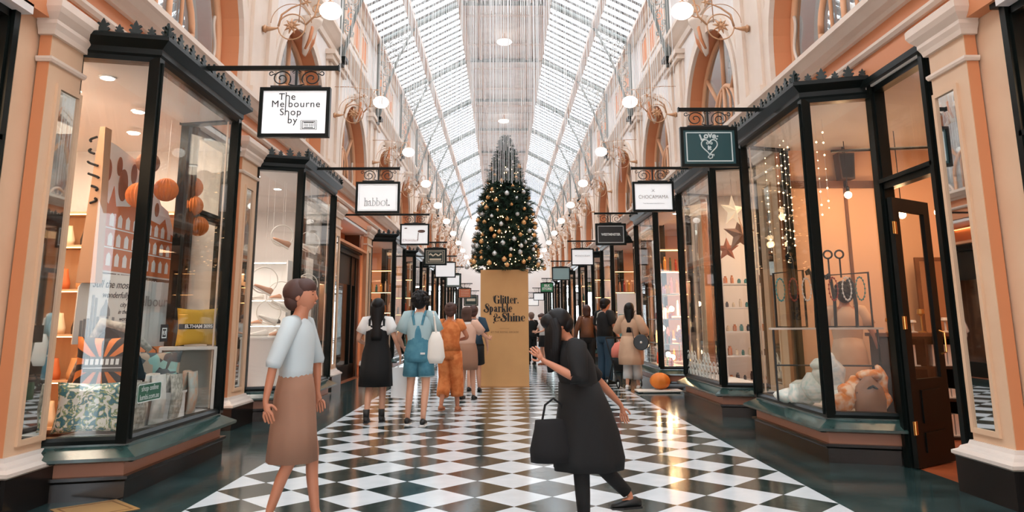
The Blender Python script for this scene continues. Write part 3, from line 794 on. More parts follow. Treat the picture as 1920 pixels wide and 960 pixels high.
# left 4..9
GRN = mat('sign_dark_green', lin(44, 58, 54), .4)
CRM = mat('sign_cream', lin(214, 200, 176), .5)
sg, _ = hanging_sign(-1, 21.2, .66, .5, -2.03, 3.49, -1.7, 'dark green sign with cream double border, fourth on the left', GRN, barz=3.66)
b = MB(); outline(b, -.27, .27, -.44, -.06, .012); outline(b, -.22, .22, -.40, -.1, .012)
b.tube([(-.18+.036*i, FY, -.2+.03*math.sin(i*1.5)) for i in range(11)], .022, 5); b.box(-.17, .17, FY-.001, FY+.001, -.36, -.3); b.build('border_and_mark', CRM, sg)
SGREY = mat('sign_grey_frame', lin(112, 128, 120), .5)
sg, _ = hanging_sign(-1, 25.2, .72, .54, -2.05, 3.42, -1.66, 'blank white sign in a black frame, fifth on the left', SIGNW, barz=3.62)
sg, _ = hanging_sign(-1, 28.6, .62, .54, -2.0, 3.25, -1.6, 'white sign in a wide grey frame, sixth on the left', SIGNW, barz=3.5)
b = MB(); outline(b, -.28, .28, -.5, -.035, .05); b.build('border_line', SGREY, sg)
RUST = mat('sign_rust_orange', lin(190, 96, 56), .5)
sg, _ = hanging_sign(-1, 37, .66, .5, -1.98, 3.08, -1.6, 'rust orange sign, seventh on the left', RUST, barz=3.3)
b = MB(); outline(b, -.28, .28, -.46, -.04, .014); [b.box(-.22, .22, FY-.001, FY+.001, -.14-q*.08, -.12-q*.08) for q in range(4)]; b.build('border_line', CRM, sg)
sg, _ = hanging_sign(-1, 43, .85, .62, -1.92, 2.95, -1.45, 'dark grey sign, farthest on the left', GRN, barz=3.2)
b = MB(); outline(b, -.36, .36, -.56, -.05, .014); b.box(-.25, .25, FY-.001, FY+.001, -.35, -.2); b.build('border_line', CRM, sg)
# right 1
TEAL = mat('sign_teal', lin(30, 72, 76), .35)
PALE = mat('pale_print', lin(206, 216, 214), .5)
sg, _ = hanging_sign(1, 8.35, .68, .485, 2.375, 3.61, 2.03, 'teal sign with white heart and the words Love and it, nearest on the right', TEAL)
b = MB(); outline(b, -.275, .275, -.42, -.062, .013)
hz = lambda t: (.095*math.sin(t)**3*1.0, (.085*math.cos(t)-.033*math.cos(2*t)-.013*math.cos(3*t)-.007*math.cos(4*t)))
b.tube([(hz(t)[0], FY, -.235+hz(t)[1]) for t in [2*PI*i/36 for i in range(36)]], .0075, 5, closed=True)
b.tube([(0, FY, -.325), (.03, FY, -.345), (.028, FY, -.375), (0, FY, -.385), (-.022, FY, -.37), (-.012, FY, -.352)], .0075, 5)
b.tube([(.02, FY, -.335), (.05, FY, -.335), (.045, FY, -.355)], .006, 5)
b.tube(spiral(-.02, -.2, .02, .005, 0, 1.1, 12, FY), .006, 5); b.tube(spiral(.022, -.2, .02, .005, PI, -1.1, 12, FY), .006, 5)
b.build('heart_emblem', PALE, sg)
for ch, x, z, r in (('L', -.085, -.128, .3), ('o', -.035, -.108, .12), ('v', .015, -.1, 0), ('e', .062, -.11, -.15), (':', .1, -.122, -.3)):
    text(ch, .1, (x, FY, z), PALE, sg, (PI/2, -r, 0), ext=.0012, offset=.004)
text('it', .075, (0, FY, -.255), PALE, sg, ext=.0012, offset=.004)
# right 2
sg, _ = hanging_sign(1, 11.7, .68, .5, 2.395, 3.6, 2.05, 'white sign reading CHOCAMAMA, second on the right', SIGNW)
text('CHOCAMAMA', .088, (0, FY, -.255), mat('light_brown_ink', lin(150, 140, 136), .6), sg, ext=.0012, sx=.86)
text('The chocolate manufacturers', .03, (0, FY, -.36), GREYINK, sg, ext=.0012); b = MB(); b.tube([(-.025, FY, -.12), (.025, FY, -.17)], .003, 4).tube([(.025, FY, -.12), (-.025, FY, -.17)], .003, 4); outline(b, -.3, .3, -.46, -.04, .004); b.build('crossed_mark', GREYINK, sg)
# right 3
SBLK = mat('sign_black', lin(34, 36, 36), .35)
sg, _ = hanging_sign(1, 16.2, .69, .49, 2.355, 3.52, 2.0, 'black sign reading WESTMINSTER, third on the right', SBLK, barz=3.75)
b = MB(); outline(b, -.29, .29, -.435, -.055, .012); b.build('border_line', PALE, sg)
text('WESTMINSTER', .075, (.0, FY, -.25), PALE, sg, ext=.0012, offset=.003, sx=.86)
# right 4..
sg, _ = hanging_sign(1, 21.4, .67, .5, 2.28, 3.48, 1.85, 'white sign reading MONOGRAM, fourth on the right', SIGNW, barz=3.7)
text('MONOGRAM', .075, (0, FY, -.22), GREYINK, sg, ext=.0012)
sg, _ = hanging_sign(1, 27.5, .68, .5, 2.13, 3.4, 1.75, 'pale blue grey sign, fifth on the right', mat('sign_blue_grey', lin(150, 178, 178), .4), barz=3.62)
GR2 = mat('sign_bright_green', lin(62, 142, 96), .5)
sg, _ = hanging_sign(1, 35.0, .62, .46, 2.05, 3.22, 1.8, 'bright green sign reading SILK STORE, sixth on the right', GR2, barz=3.42)
text('SILK\nSTORE', .15, (0, FY, -.22), WHITE, sg, ext=.0012, offset=.006)
sg, _ = hanging_sign(1, 41, .6, .42, 1.95, 2.98, 1.6, 'small white sign half hidden behind the green sign', SIGNW, barz=3.25)
sg, _ = hanging_sign(1, 46, .68, .48, 1.85, 2.86, 1.5, 'blank white sign, farthest on the right', SIGNW, barz=3.2)

# ------------------------------------------------------------------ high-contrast roman lettering
class Glyphs:
    """fat-face letters drawn from stems, hairlines and bowls; pen position in x, baseline 0, x-height 1"""
    def __init__(s, T=.34, t=.05): s.T, s.t = T, t; s.b = MB(); s.x = 0
    def rect(s, x0, x1, z0, z1): s.b.poly([(x0, 0, z0), (x1, 0, z0), (x1, 0, z1), (x0, 0, z1)], (0, .02, 0))
    def serif(s, xc, z, w): s.rect(xc-w/2, xc+w/2, z-s.t/2*0, z+s.t)
    def bowl(s, cx, cz, rx, rz, tl, tr, a0=0, a1=2*PI, n=26):
        # ellipse band whose left / right thickness is tl / tr, hairline top and bottom
        full = abs(a1-a0) > 6.2
        m_ = n if full else n+1; out = []; inn = []
        for i in range(m_):
            a = a0+(a1-a0)*i/n; c, d = math.cos(a), math.sin(a)
            out.append((cx+rx*c, 0, cz+rz*d))
            th = tr if c > 0 else tl
            inn.append((cx+(rx-th)*c, 0, cz+(rz-s.t)*d))
        if full: s.b.ring(out, inn, (0, .02, 0))
        else:
            for i in range(m_-1): s.b.poly([out[i], out[i+1], inn[i+1], inn[i]], (0, .02, 0))
    def dot(s, x, z, r): s.b.poly([(x+r*math.cos(2*PI*k/12), 0, z+r*math.sin(2*PI*k/12)) for k in range(12)], (0, .02, 0))
    def curve(s, pts, w): # variable stroke
        n = len(pts)
        for i in range(n-1):
            (xa, za), (xb, zb) = pts[i], pts[i+1]; wa, wb = w[i]/2, w[i+1]/2
            d = Vector((xb-xa, zb-za)).normalized(); nx, nz = -d.y, d.x
            s.b.poly([(xa+nx*wa, 0, za+nz*wa), (xb+nx*wb, 0, zb+nz*wb), (xb-nx*wb, 0, zb-nz*wb), (xa-nx*wa, 0, za-nz*wa)], (0, .02, 0))
    def stem(s, x, z0, z1, foot=True, head=True):
        s.rect(x, x+s.T, z0, z1)
        if foot: s.rect(x-.09, x+s.T+.09, z0, z0+s.t)
        if head: s.rect(x-.1, x+s.T*.5, z1-s.t, z1)
    def put(s, ch):
        T, t, x = s.T, s.t, s.x
        if ch == 'l': s.stem(x, 0, 1.5); w = T
        elif ch == 'i': s.stem(x, 0, 1); s.dot(x+T/2, 1.28, T*.42); w = T
        elif ch == 't':
            s.rect(x, x+T, .1, 1.3); s.rect(x-.12, x+T+.14, 1-t, 1); s.curve([(x+T*.5, .15), (x+T*.75, .04), (x+T+.16, .1), (x+T+.22, .22)], [T, .12, t, t]); w = T+.1
        elif ch == 'r': s.stem(x, 0, 1); s.curve([(x+T, .75), (x+T+.12, .93), (x+T+.25, .94)], [t, t*1.4, t*2]); s.dot(x+T+.27, .84, .12); w = T+.32
        elif ch == 'e': s.bowl(x+.42, .5, .42, .5, T*.9, T*.55, .12, 2*PI-.75); s.rect(x+.1, x+.8, .48, .48+t); w = .82
        elif ch == 'c' or ch == 'a' and False: w = .8
        elif ch == 'o': s.bowl(x+.45, .5, .45, .5, T*.95, T*.95); w = .9
        elif ch == 'p': s.stem(x, -.45, 1); s.bowl(x+T*.8, .5, .52, .5, t, T*.95, -PI/2, PI/2); w = T+.48
        elif ch == 'b': s.stem(x, 0, 1.5, foot=False); s.bowl(x+T*.8, .5, .52, .5, t, T*.95, -PI/2, PI/2); w = T+.48
        elif ch == 'a': s.rect(x+.38, x+.38+T, .05, .72); s.curve([(x+.38+T/2, .72), (x+.42, .95), (x+.15, .93)], [T, t*2, t]); s.dot(x+.15, .78, .12); s.bowl(x+.36, .28, .34, .28, T*.8, t, PI/2, 1.5*PI); s.curve([(x+.38+T, .12), (x+.5+T, .02), (x+.6+T, .1)], [.16, t, t]); w = .42+T+.1
        elif ch == 'k': s.stem(x, 0, 1.5); s.curve([(x+T, .45), (x+T+.45, .97)], [t, t]); s.rect(x+T+.25, x+T+.6, 1-t, 1); s.curve([(x+T+.12, .6), (x+T+.42, .03)], [T*.9, T*.9]); s.rect(x+T+.15, x+T+.7, 0, t); w = T+.6
        elif ch in 'hn':
            s.stem(x, 0, 1.5 if ch == 'h' else 1); s.curve([(x+T, .78), (x+T+.12, .95), (x+T+.3, .96), (x+T+.4, .8)], [t, t*1.3, t*1.8, T*.8]); s.rect(x+T+.24, x+2*T+.24, 0, .85); s.rect(x+T+.15, x+2*T+.33, 0, t); w = 2*T+.24
        elif ch == '.': s.dot(x+.12, .13, .14); w = .24
        elif ch == 'G':
            s.bowl(x+.72, .75, .72, .75, T*1.4, T*.5, .55, 2*PI-.05); s.rect(x+1.0, x+1.0+T, .0, .72); s.rect(x+.82, x+1.48, .68, .68+t); s.dot(x+1.16, 1.18, .15)
            s.bowl(x+.1, 1.15, .2, .24, .1, .1, PI*.3, PI*1.6); w = 1.46
        elif ch == 'S':
            s.curve([(x+1.1, 1.18), (x+1.0, 1.42), (x+.68, 1.5), (x+.34, 1.38), (x+.3, 1.12), (x+.55, .88), (x+.85, .64), (x+.98, .36), (x+.8, .08), (x+.45, .0), (x+.1, .1), (x-.05, .35)], [t, t*2, t*2, .2, .36, .5, .52, .4, .2, t*2, t*2, t])
            s.dot(x+1.06, 1.16, .13); s.dot(x+.02, .34, .17); s.bowl(x+.1, .3, .26, .26, .09, .09, PI*.2, PI*1.8); w = 1.12
        elif ch == '&':
            s.bowl(x+.5, 1.08, .32, .36, .1, .22); s.bowl(x+.55, .36, .5, .4, T*1.1, .12, .6, 2*PI-.3); s.curve([(x+.5, .75), (x+.95, .6), (x+1.15, .85), (x+1.3, .78)], [t, .14, .2, t]); s.dot(x+1.28, .68, .13); s.dot(x+.1, .85, .12); s.curve([(x+.25, -.0), (x-.05, -.22), (x+.25, -.3)], [.1, .14, t]); w = 1.42
        elif ch == ' ': w = .35
        s.x += w+.13
    def word(s, t, x=0, z=0):
        b0 = len(s.b.v); s.x = 0
        for ch in t: s.put(ch)
        s.b.v[b0:] = [(p[0]+x, p[1], p[2]+z) for p in s.b.v[b0:]]
        return s

# habbot lettering on the second left sign (thin slab letters)
g = Glyphs(T=.12, t=.07); g.word('habbot.'); k = .088
wid = g.x*k; g.b.v = [(p[0]*k-wid/2, FY-.001+p[1]*.05, p[2]*k-.385) for p in g.b.v]
g.b.build('lettering', GREYINK, HAB)

# ------------------------------------------------------------------ tree on its box
CARD = mat('tan_kraft_board', lin(206, 156, 100), .6, noise=(3, lin(198, 148, 94), .3, .8))
BX0, BX1, BY0, BY1, BH = -.55, .475, 15.72, 16.75, 2.46
o = thing('tree_plinth', 'tall tan box plinth lettered Glitter, Sparkle and Shine', 'plinth', ((BX0+BX1)/2, (BY0+BY1)/2, 0))
hw = (BX1-BX0)/2; hd = (BY1-BY0)/2
b = MB().box(-hw, hw, -hd, hd, .0, BH); b.build('box', CARD, o)
MB().box(-hw-.006, hw+.006, -hd-.006, hd+.006, 0, .03).build('foot_edge', mat('tan_edge', lin(176, 128, 80), .6), o)
g = Glyphs()
L_ = []
k = .118
for w_, x, z in (('Glitter.', .215, 1.74), ('Sparkle', .02, 1.56), ('&Shine', .215, 1.365)):
    q = Glyphs(T=.36, t=.055); q.word(w_); sx_ = {'Glitter.': .56, 'Sparkle': .62, '&Shine': .70}[w_]/q.x
    q.b.v = [(-hw+.06+x+p[0]*sx_*.98, -hd-.008+p[1]*.2, z+p[2]*k) for p in q.b.v]; q.b.build('lettering', INK, o)
text('AT THE ROYAL ARCADE', .052, (-.0, -hd-.006, 1.14), mat('brown_ink', lin(120, 84, 52), .6), o, ext=.001, space=1.35, sx=.8)
MB().box(-.1, .1, -hd-.005, -hd-.003, 1.215, 1.219).build('thin_rule', MATS['brown_ink'], o)

TX, TY = .0, 16.25
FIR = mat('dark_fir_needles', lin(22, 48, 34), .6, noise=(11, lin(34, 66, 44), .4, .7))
tree = thing('christmas_tree', 'tall dark green Christmas tree with gold and silver baubles on a tan box', 'christmas tree', (TX, TY, BH))
PROF = [(0, .80), (.12, .76), (.3, .66), (.6, .64), (.9, .60), (1.3, .54), (1.6, .5), (1.9, .4), (2.1, .33), (2.4, .26), (2.7, .19), (2.95, .12), (3.2, .04)]
def trad(z):
    for (a, ra), (e, re) in zip(PROF, PROF[1:]):
        if a <= z <= e: return ra+(re-ra)*(z-a)/(e-a)
    return .05
fo = MB(); rnd = random.Random(3)
def needle_tuft(b, p, d, L):
    d = d.normalized(); up = Vector((0, 0, 1)); u = d.cross(up).normalized(); w = u.cross(d)
    for k in range(9):
        t = k/9; base = p+d*L*t*.75
        for sgn in (-1, 1):
            a = rnd.uniform(-1.2, 1.2); side = (u*math.cos(a)+w*math.sin(a))*sgn
            tip = base+d*L*.36+side*L*.3
            e = (tip-base).cross(d).normalized()*L*.05; f_ = d*L*.06
            b.add([base-e, base+e, base+f_, tip], [(0, 1, 3), (1, 2, 3), (2, 0, 3), (0, 2, 1)])
for i in range(1750):
    z = 3.1*(1-math.sqrt(rnd.random()*.93+.0)) if rnd.random() < .55 else rnd.uniform(-.03, 3.1)
    z = max(-.05, z); a = rnd.uniform(0, 2*PI); R_ = trad(max(0, z)); r0 = R_*rnd.uniform(.55, .9)
    if z < .04: r0 = max(r0, .2)
    p = Vector((r0*math.cos(a), r0*math.sin(a), z+.02)); d = Vector((math.cos(a), math.sin(a), rnd.uniform(-.25, .35)))
    needle_tuft(fo, p, d, min(.22, R_*.4+.05)*rnd.uniform(.85, 1.2))
for k in range(9): needle_tuft(fo, Vector((0, 0, 2.95)), Vector((math.cos(k*.7)*.4, math.sin(k*.7)*.4, 1)), .2)
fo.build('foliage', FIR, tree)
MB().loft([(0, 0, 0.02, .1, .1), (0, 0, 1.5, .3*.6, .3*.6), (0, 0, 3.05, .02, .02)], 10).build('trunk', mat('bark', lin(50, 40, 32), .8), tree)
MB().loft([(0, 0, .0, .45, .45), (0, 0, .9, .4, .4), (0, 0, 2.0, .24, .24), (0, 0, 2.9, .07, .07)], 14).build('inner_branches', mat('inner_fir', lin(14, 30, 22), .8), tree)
fl = MB()
for i in range(330):
    z = rnd.uniform(.05, 3.0)**1; z = 3.0*(1-math.sqrt(1-rnd.random()*.95)); a = rnd.uniform(0, 2*PI); r = trad(z)*rnd.uniform(.8, 1.05)
    fl.ball((r*math.cos(a), r*math.sin(a), z), .012, 5, 4)
fl.build('fairy_lights', mat('fairy_light_glow', (1, .75, .45, 1), .5, emit=9, ecol=(1, .62, .3, 1)), tree, kind='stuff')
GOLDB = mat('gold_bauble', lin(226, 168, 108), .25, metal=.35); SILB = mat('silver_bauble', lin(220, 220, 218), .22, metal=.35)
proto = {}
for i in range(150):
    z = .06+2.9*(1-math.sqrt(1-((i+.5)/150)*.96)); a = i*2.39996+rnd.uniform(-.15, .15); R_ = trad(z); r = R_*rnd.uniform(1.0, 1.1)+.03
    gold = rnd.random() < .55; rr = rnd.choice((.04, .047, .054))
    key = (gold, rr)
    if key not in proto:
        q = MB().ball((0, 0, 0), rr, 12, 8); q.tube([(0, 0, rr*.95), (0, 0, rr*1.25)], rr*.22, 6)
        proto[key] = ob = q.build('bauble', GOLDB if gold else SILB, smooth=True)
    else: ob = proto[key].copy(); COL.objects.link(ob)
    ob.location = (TX+r*math.cos(a), TY+r*math.sin(a), BH+z)
    tag(ob, ('gold' if gold else 'silver')+' bauble hanging on the tall Christmas tree', 'bauble', 'gold baubles on the tree' if gold else 'silver baubles on the tree')

# ------------------------------------------------------------------ tinsel strings under the roof
TIN = mat('silver_tinsel', lin(232, 232, 230), .4, metal=.1)
def tinsel(y, label, half, n, zt, hem, wob=.05):
    o = thing('tinsel_curtain', label, 'tinsel curtain', (0, y, 0), group='rows of tinsel strings hung below the roof')
    b = MB(); r = random.Random(int(y*10))
    for i in range(n):
        x = -half+2*half*(i+r.uniform(-.3, .3))/(n-1); z0 = hem(x)+r.uniform(-wob, wob); q = r.uniform(.0024, .004); yy = r.uniform(-.12, .12)
        b.add([(x-q, yy-q, z0), (x+q, yy-q, z0), (x, yy+q, z0), (x-q, yy-q, zt), (x+q, yy-q, zt), (x, yy+q, zt)], [(0, 1, 4, 3), (1, 2, 5, 4), (2, 0, 3, 5), (0, 2, 1), (3, 4, 5)])
    b.build('tinsel_strings', TIN, o, kind='stuff')
    MB().tube([(-3.5+7*k/12, 0, zt+.25*abs(k/6-1)**2) for k in range(13)], .006, 5).build('wire', IRON, o)
    return o
tinsel(8.2, 'nearest row of hanging silver tinsel strings, at the top of the photo', 2.3, 110, 8.6, lambda x: 5.0+.25*abs(x))
tinsel(10.4, 'second row of hanging silver tinsel strings below the roof', 2.5, 140, 8.6, lambda x: 4.55+.0*abs(x))
tinsel(12.6, 'third row of hanging silver tinsel strings below the roof', 2.5, 140, 8.5, lambda x: 4.35+.1*abs(x))
tinsel(14.9, 'row of silver tinsel strings falling in front of the treetop', 2.4, 160, 8.4, lambda x: 4.23)
tinsel(19.0, 'row of silver tinsel strings hanging behind the tree', 2.4, 90, 8.4, lambda x: 4.6)
tinsel(24.0, 'farthest row of silver tinsel strings behind the tree', 2.4, 90, 8.4, lambda x: 5.0)

# ================================================================== THINGS IN THE SHOP WINDOWS
def cushion(name, label, cat, loc, size, m, rz=0, tilt=0, print_=None, group=None):
    # pillow standing on its edge, front facing local -y
    w, d, h = size; b = MB(); n = 12; v = []; f = []
    for side in (-1, 1):
        for j in range(n+1):
            for i in range(n+1):
                u, q = i/n*2-1, j/n*2-1
                pin = 1-.09*(1-abs(u)**1.5)*abs(q)**2; pin2 = 1-.09*(1-abs(q)**1.5)*abs(u)**2
                th = d/2*(max(0, (1-u**4)*(1-q**4)))**.55
                v.append((u*w/2*pin2, side*(th+.004), h/2+q*h/2*pin))
    N = (n+1)**2
    for s_ in (0, 1):
        for j in range(n):
            for i in range(n):
                a = s_*N+j*(n+1)+i; f.append((a, a+1, a+n+2, a+n+1))
    for i in range(n):
        for a, e in ((i, i+1), (n*(n+1)+i, n*(n+1)+i+1), (i*(n+1), (i+1)*(n+1)), (i*(n+1)+n, (i+1)*(n+1)+n)): f.append((a, e, N+e, N+a))
    b.add(v, f)
    o = thing(name, label, cat, loc, rz, group=group); o.rotation_euler = (tilt, 0, rz)
    b.build('cover', m, o, smooth=True)
    if print_: print_(o, d)
    return o
def pattern(name, c1, c2, c3, sc=9, kind='voronoi'):
    m = bpy.data.materials.new(name); m.use_nodes = True; nt = m.node_tree; b = nt.nodes['Principled BSDF']; L = nt.links.new
    b.inputs['Roughness'].default_value = .8
    tc = nt.nodes.new('ShaderNodeTexCoord')
    t = nt.nodes.new('ShaderNodeTexVoronoi' if kind == 'voronoi' else 'ShaderNodeTexNoise'); t.inputs['Scale'].default_value = sc
    if kind == 'leaf': t.inputs['Distortion'].default_value = 2.5; t.inputs['Detail'].default_value = 4
    L(tc.outputs['Object'], t.inputs['Vector'])
    r = nt.nodes.new('ShaderNodeValToRGB'); r.color_ramp.interpolation = 'CONSTANT' if kind != 'noise' else 'LINEAR'
    e = r.color_ramp.elements; e[0].position = 0; e[0].color = c1; e[1].position = .62 if kind != 'leaf' else .52; e[1].color = c3
    k = e.new(.42 if kind != 'leaf' else .46); k.color = c2
    if kind == 'voronoi':
        sp = nt.nodes.new('ShaderNodeSeparateColor'); L(t.outputs['Color'], sp.inputs[0]); L(sp.outputs[0], r.inputs[0])
    else: L(t.outputs[0], r.inputs[0])
    L(r.outputs[0], b.inputs['Base Color']); return m
BOT = pattern('botanical_print', lin(64, 116, 128), lin(150, 160, 110), lin(226, 222, 212), 11, 'leaf')
HEXP = pattern('patchwork_print', lin(84, 92, 96), lin(190, 170, 150), lin(150, 196, 190), 13)
THROW1 = pattern('white_blue_knit', lin(80, 140, 150), lin(210, 208, 200), lin(228, 224, 216), 9, 'noise')
THROW2 = pattern('grey_print_throw', lin(70, 70, 66), lin(160, 156, 144), lin(206, 200, 188), 22, 'noise')
THROW3 = pattern('orange_print_throw', lin(196, 88, 40), lin(220, 190, 166), lin(200, 206, 200), 12, 'noise')
BLK = mat('black_cloth', lin(13, 13, 15), .9); ORG = mat('orange_print', lin(228, 120, 48), .7)
YEL = mat('mustard_cloth', lin(222, 174, 62), .85); OFFW = mat('off_white_cloth', lin(232, 224, 214), .85)
PAPER = mat('white_paper', lin(240, 238, 236), .8); BRICKP = mat('printed_brick_orange', lin(206, 112, 62), .8)
HONEY = mat('honeycomb_paper_orange', lin(222, 118, 48), .75)

# leafy cushion (front of the gift shop window)
cushion('cushion', 'leafy green and blue patterned cushion lying lowest in the gift shop window corner', 'cushion', (-3.56, 6.42, .44), (.6, .2, .42), BOT, math.radians(8), -.12)
def sun_rays():
    m = bpy.data.materials.new('sun_ray_print'); m.use_nodes = True; nt = m.node_tree; b = nt.nodes['Principled BSDF']; L = nt.links.new
    b.inputs['Roughness'].default_value = .8; tc = nt.nodes.new('ShaderNodeTexCoord'); s_ = nt.nodes.new('ShaderNodeSeparateXYZ'); L(tc.outputs['Object'], s_.inputs[0])
    def M(op, a_, c_=0.0):
        n = nt.nodes.new('ShaderNodeMath'); n.operation = op
        for i, q in enumerate((a_, c_)):
            if isinstance(q, (int, float)): n.inputs[i].default_value = q
            else: L(q, n.inputs[i])
        return n.outputs[0]
    ang = M('ARCTAN2', M('SUBTRACT', s_.outputs[2], .25), s_.outputs[0]); r = M('GREATER_THAN', M('SINE', M('MULTIPLY', ang, 11)), 0)
    mx = nt.nodes.new('ShaderNodeMix'); mx.data_type = 'RGBA'; L(r, mx.inputs[0]); mx.inputs[6].default_value = lin(24, 24, 26); mx.inputs[7].default_value = lin(232, 124, 50)
    L(mx.outputs[2], b.inputs['Base Color']); return m
def tram(o, d):
    t = MB().box(-.14, .17, -d/2-.014, -d/2+.01, .18, .31); t.build('tram_print', mat('tram_grey_print', lin(70, 70, 70), .7), o)
    t = MB()
    for q in range(7): t.box(-.13+q*.041, -.104+q*.041, -d/2-.017, -d/2-.014, .24, .29)
    t.box(-.14, .17, -d/2-.017, -d/2-.014, .21, .216); t.build('tram_windows', PAPER, o)
cushion('cushion', 'black cushion printed with orange sun rays and a tram', 'cushion', (-3.6, 6.62, .74), (.5, .16, .5), sun_rays(), math.radians(10), -.15, tram)
MB().box(-.3, .3, -.2, .2, 0, .3).box(-.31, .31, -.21, .21, .27, .3).build('display_box', WHITE, label='white display box carrying the tram cushion in the gift shop window', cat='box').location = (-3.62, 6.78, .432)
o = thing('throw_blanket', 'black cloth draped in a peak behind the tram cushion', 'blanket', (-3.72, 7.12, .74))
b = MB(); b.add([(-.42, -.02, 0), (-.1, -.12, .6), (.25, -.1, .3), (-.1, .12, .6), (-.42, .1, 0), (.3, .0, 0), (-.1, -.2, 0)], [(0, 6, 1), (6, 5, 2), (6, 2, 1), (1, 2, 3), (0, 1, 3), (0, 3, 4), (4, 3, 5), (3, 2, 5), (0, 4, 5, 6)]); b.build('cloth', BLK, o)
b = MB(); b.tube([(-.44, -.04, .02), (-.28, -.12, .32), (-.1, -.15, .62), (.12, -.14, .56), (.34, -.12, .36)], [.02, .03, .05, .045, .03], 8); b.build('checked_hem', THROW2, o, smooth=True)
def eltham(o, d):
    MB().box(-.2, .2, -d/2-.006, -d/2+.02, .17, .225).build('dark_band', BLK, o)
    text('ELTHAM 3095', .05, (0, -d/2-.008, .197), PAPER, o, ext=.001, sx=.95, offset=.002)
cushion('cushion', 'mustard yellow cushion reading ELTHAM 3095 on a white cube', 'cushion', (-3.4, 8.08, 1.11), (.42, .14, .4), YEL, math.radians(38), -.08, eltham)
o = thing('display_cube', 'white open-fronted display cube in the gift shop window', 'display cube', (-3.44, 8.0, .432), math.radians(22))
b = MB(); b.box(-.28, .28, -.2, .2, 0, .03).box(-.28, .28, -.2, .2, .64, .67).box(-.28, -.25, -.2, .2, .03, .64).box(.25, .28, -.2, .2, .03, .64).box(-.25, .25, .18, .2, .03, .64); b.build('shell', WHITE, o)
cushion('cushion', 'cushion patterned with coloured rooftops leaning on the white cube', 'cushion', (-3.46, 7.34, .70), (.44, .14, .38), HEXP, math.radians(22), -.12)
MB().box(-.25, .25, -.15, .15, 0, .26).box(-.26, .26, -.16, .16, .24, .26).build('display_box', WHITE, label='low white display box under the rooftop cushion', cat='box').location = (-3.5, 7.4, .432)
for i, (y, m, h, l) in enumerate(((6.62, THROW2, .4, 'folded grey print throw standing first behind the gift shop glass'), (6.98, THROW1, .44, 'folded white and blue knitted throw behind the gift shop glass'), (7.36, THROW2, .42, 'folded dark grey print throw, third in the row behind the glass'), (7.74, THROW3, .42, 'folded orange and white throw at the far end of the row'))):
    o = thing('throw_blanket', l, 'blanket', (-3.27, y, .432), math.radians(90+3*i), group='folded throws along the gift shop glass')
    b = MB(); b.tube([(0, 0, 0.02), (0, -.02, h*.5), (0, 0, h), (0, .05, h+.01), (0, .08, h*.5), (0, .085, .02)], .03, 8)
    v = b.v; b.v = [(p[0]*5.2, p[1], max(.0, p[2])) for p in v]; b.build('folded_cloth', m, o, smooth=True)
o = thing('white_t_shirt', 'off white printed tea towel hanging with script lettering and a city sketch', 'tea towel', (-3.9, 7.2, 1.16), math.radians(72))
b = MB(); b.poly([(-.38, 0, 0), (.38, 0, 0), (.37, 0, .52), (.27, 0, .66), (-.27, 0, .66), (-.37, 0, .52)], (0, .012, 0)); b.build('cloth', OFFW, o)
o.name = 'tea_towel'
for t, x, z, s_ in (('Still the most', 0, .56, .105), ('wonderfully', .06, .46, .085), ('city', .16, .37, .07), ('in the', .16, .3, .06), ('world', .18, .23, .06)): text(t, s_, (x, -.004, z), INK, o, ext=.001, shear=.3, sx=.8)
b = MB(); rr = random.Random(5)
for q in range(13):
    x = -.32+q*.036; h = rr.uniform(.1, .22)+(.2 if q in (3, 4) else 0); b.box(x, x+.026, -.005, -.002, .04, .04+h)
b.lathe([(.06, .26), (.055, .32), (.02, .37), (.004, .42)], (-.05, -.004, 0), 8); b.v = [(p[0], max(p[1], -.007) if p[1] < 0 else -.003, p[2]) for p in b.v]
b.build('city_sketch', GREYINK, o)
o = thing('tea_towel', 'pale grey printed cloth hanging behind the dark corner post', 'tea towel', (-3.95, 8.1, 1.1), math.radians(75))
b = MB(); n = 14; ff = [(-.34+.68*i/n, .02*math.sin(i*1.7), 0) for i in range(n+1)]; b.ring(ff+[(p[0], p[1]+.012, 0) for p in ff[::-1]], [(p[0], p[1]+.004, 0) for p in ff]+[(p[0], p[1]+.008, 0) for p in ff[::-1]], (0, 0, .7)); b.build('cloth', mat('pale_grey_cloth', lin(204, 208, 206), .8), o)
text('Melbourne', .16, (.05, -.03, .48), GREYINK, o, ext=.001)
# big banner with a printed arcade building, paper cut top edge
o = thing('paper_banner', 'large white banner printed with an orange brick building and Merry Christmas lettering', 'banner', (-4.05, 7.1, 1.75), math.radians(90))
b = MB(); top = [(0, 1.42), (.25, 1.4), (.5, 1.36), (.8, 1.32), (.95, 1.1), (1.15, 1.12), (1.3, .95), (1.5, .9), (1.65, .7), (1.85, .72)]
b.poly([(0, 0, 0)]+[(1.85, 0, 0)]+[(x, 0, z) for x, z in top[::-1]], (0, .015, 0)); b.build('sheet', PAPER, o)
b = MB(); wn = MB()
roof = [(0, .72), (.1, .82), (.18, .78), (.25, .98), (.32, .78), (.45, .8), (.6, .82), (.75, .95), (.82, .8), (1.1, .74), (1.3, .72), (1.42, .8), (1.5, .66), (1.8, .6)]
b.poly([(0, 0, .12), (1.8, 0, .12)]+[(x, 0, z) for x, z in roof[::-1]], (0, -.004, 0)); b.build('building_print', BRICKP, o)
for r_ in range(3):
    for c_ in range(11):
        x = .06+c_*.16; z = .17+r_*.2
        if z < .62: wn.poly([(x, 0, z), (x+.08, 0, z), (x+.08, 0, z+.1), (x+.04, 0, z+.135), (x, 0, z+.1)], (0, -.008, 0))
for z in (.355, .55): wn.box(0, 1.78, -.008, -.003, z-.008, z+.004)
wn.build('window_print', PAPER, o)
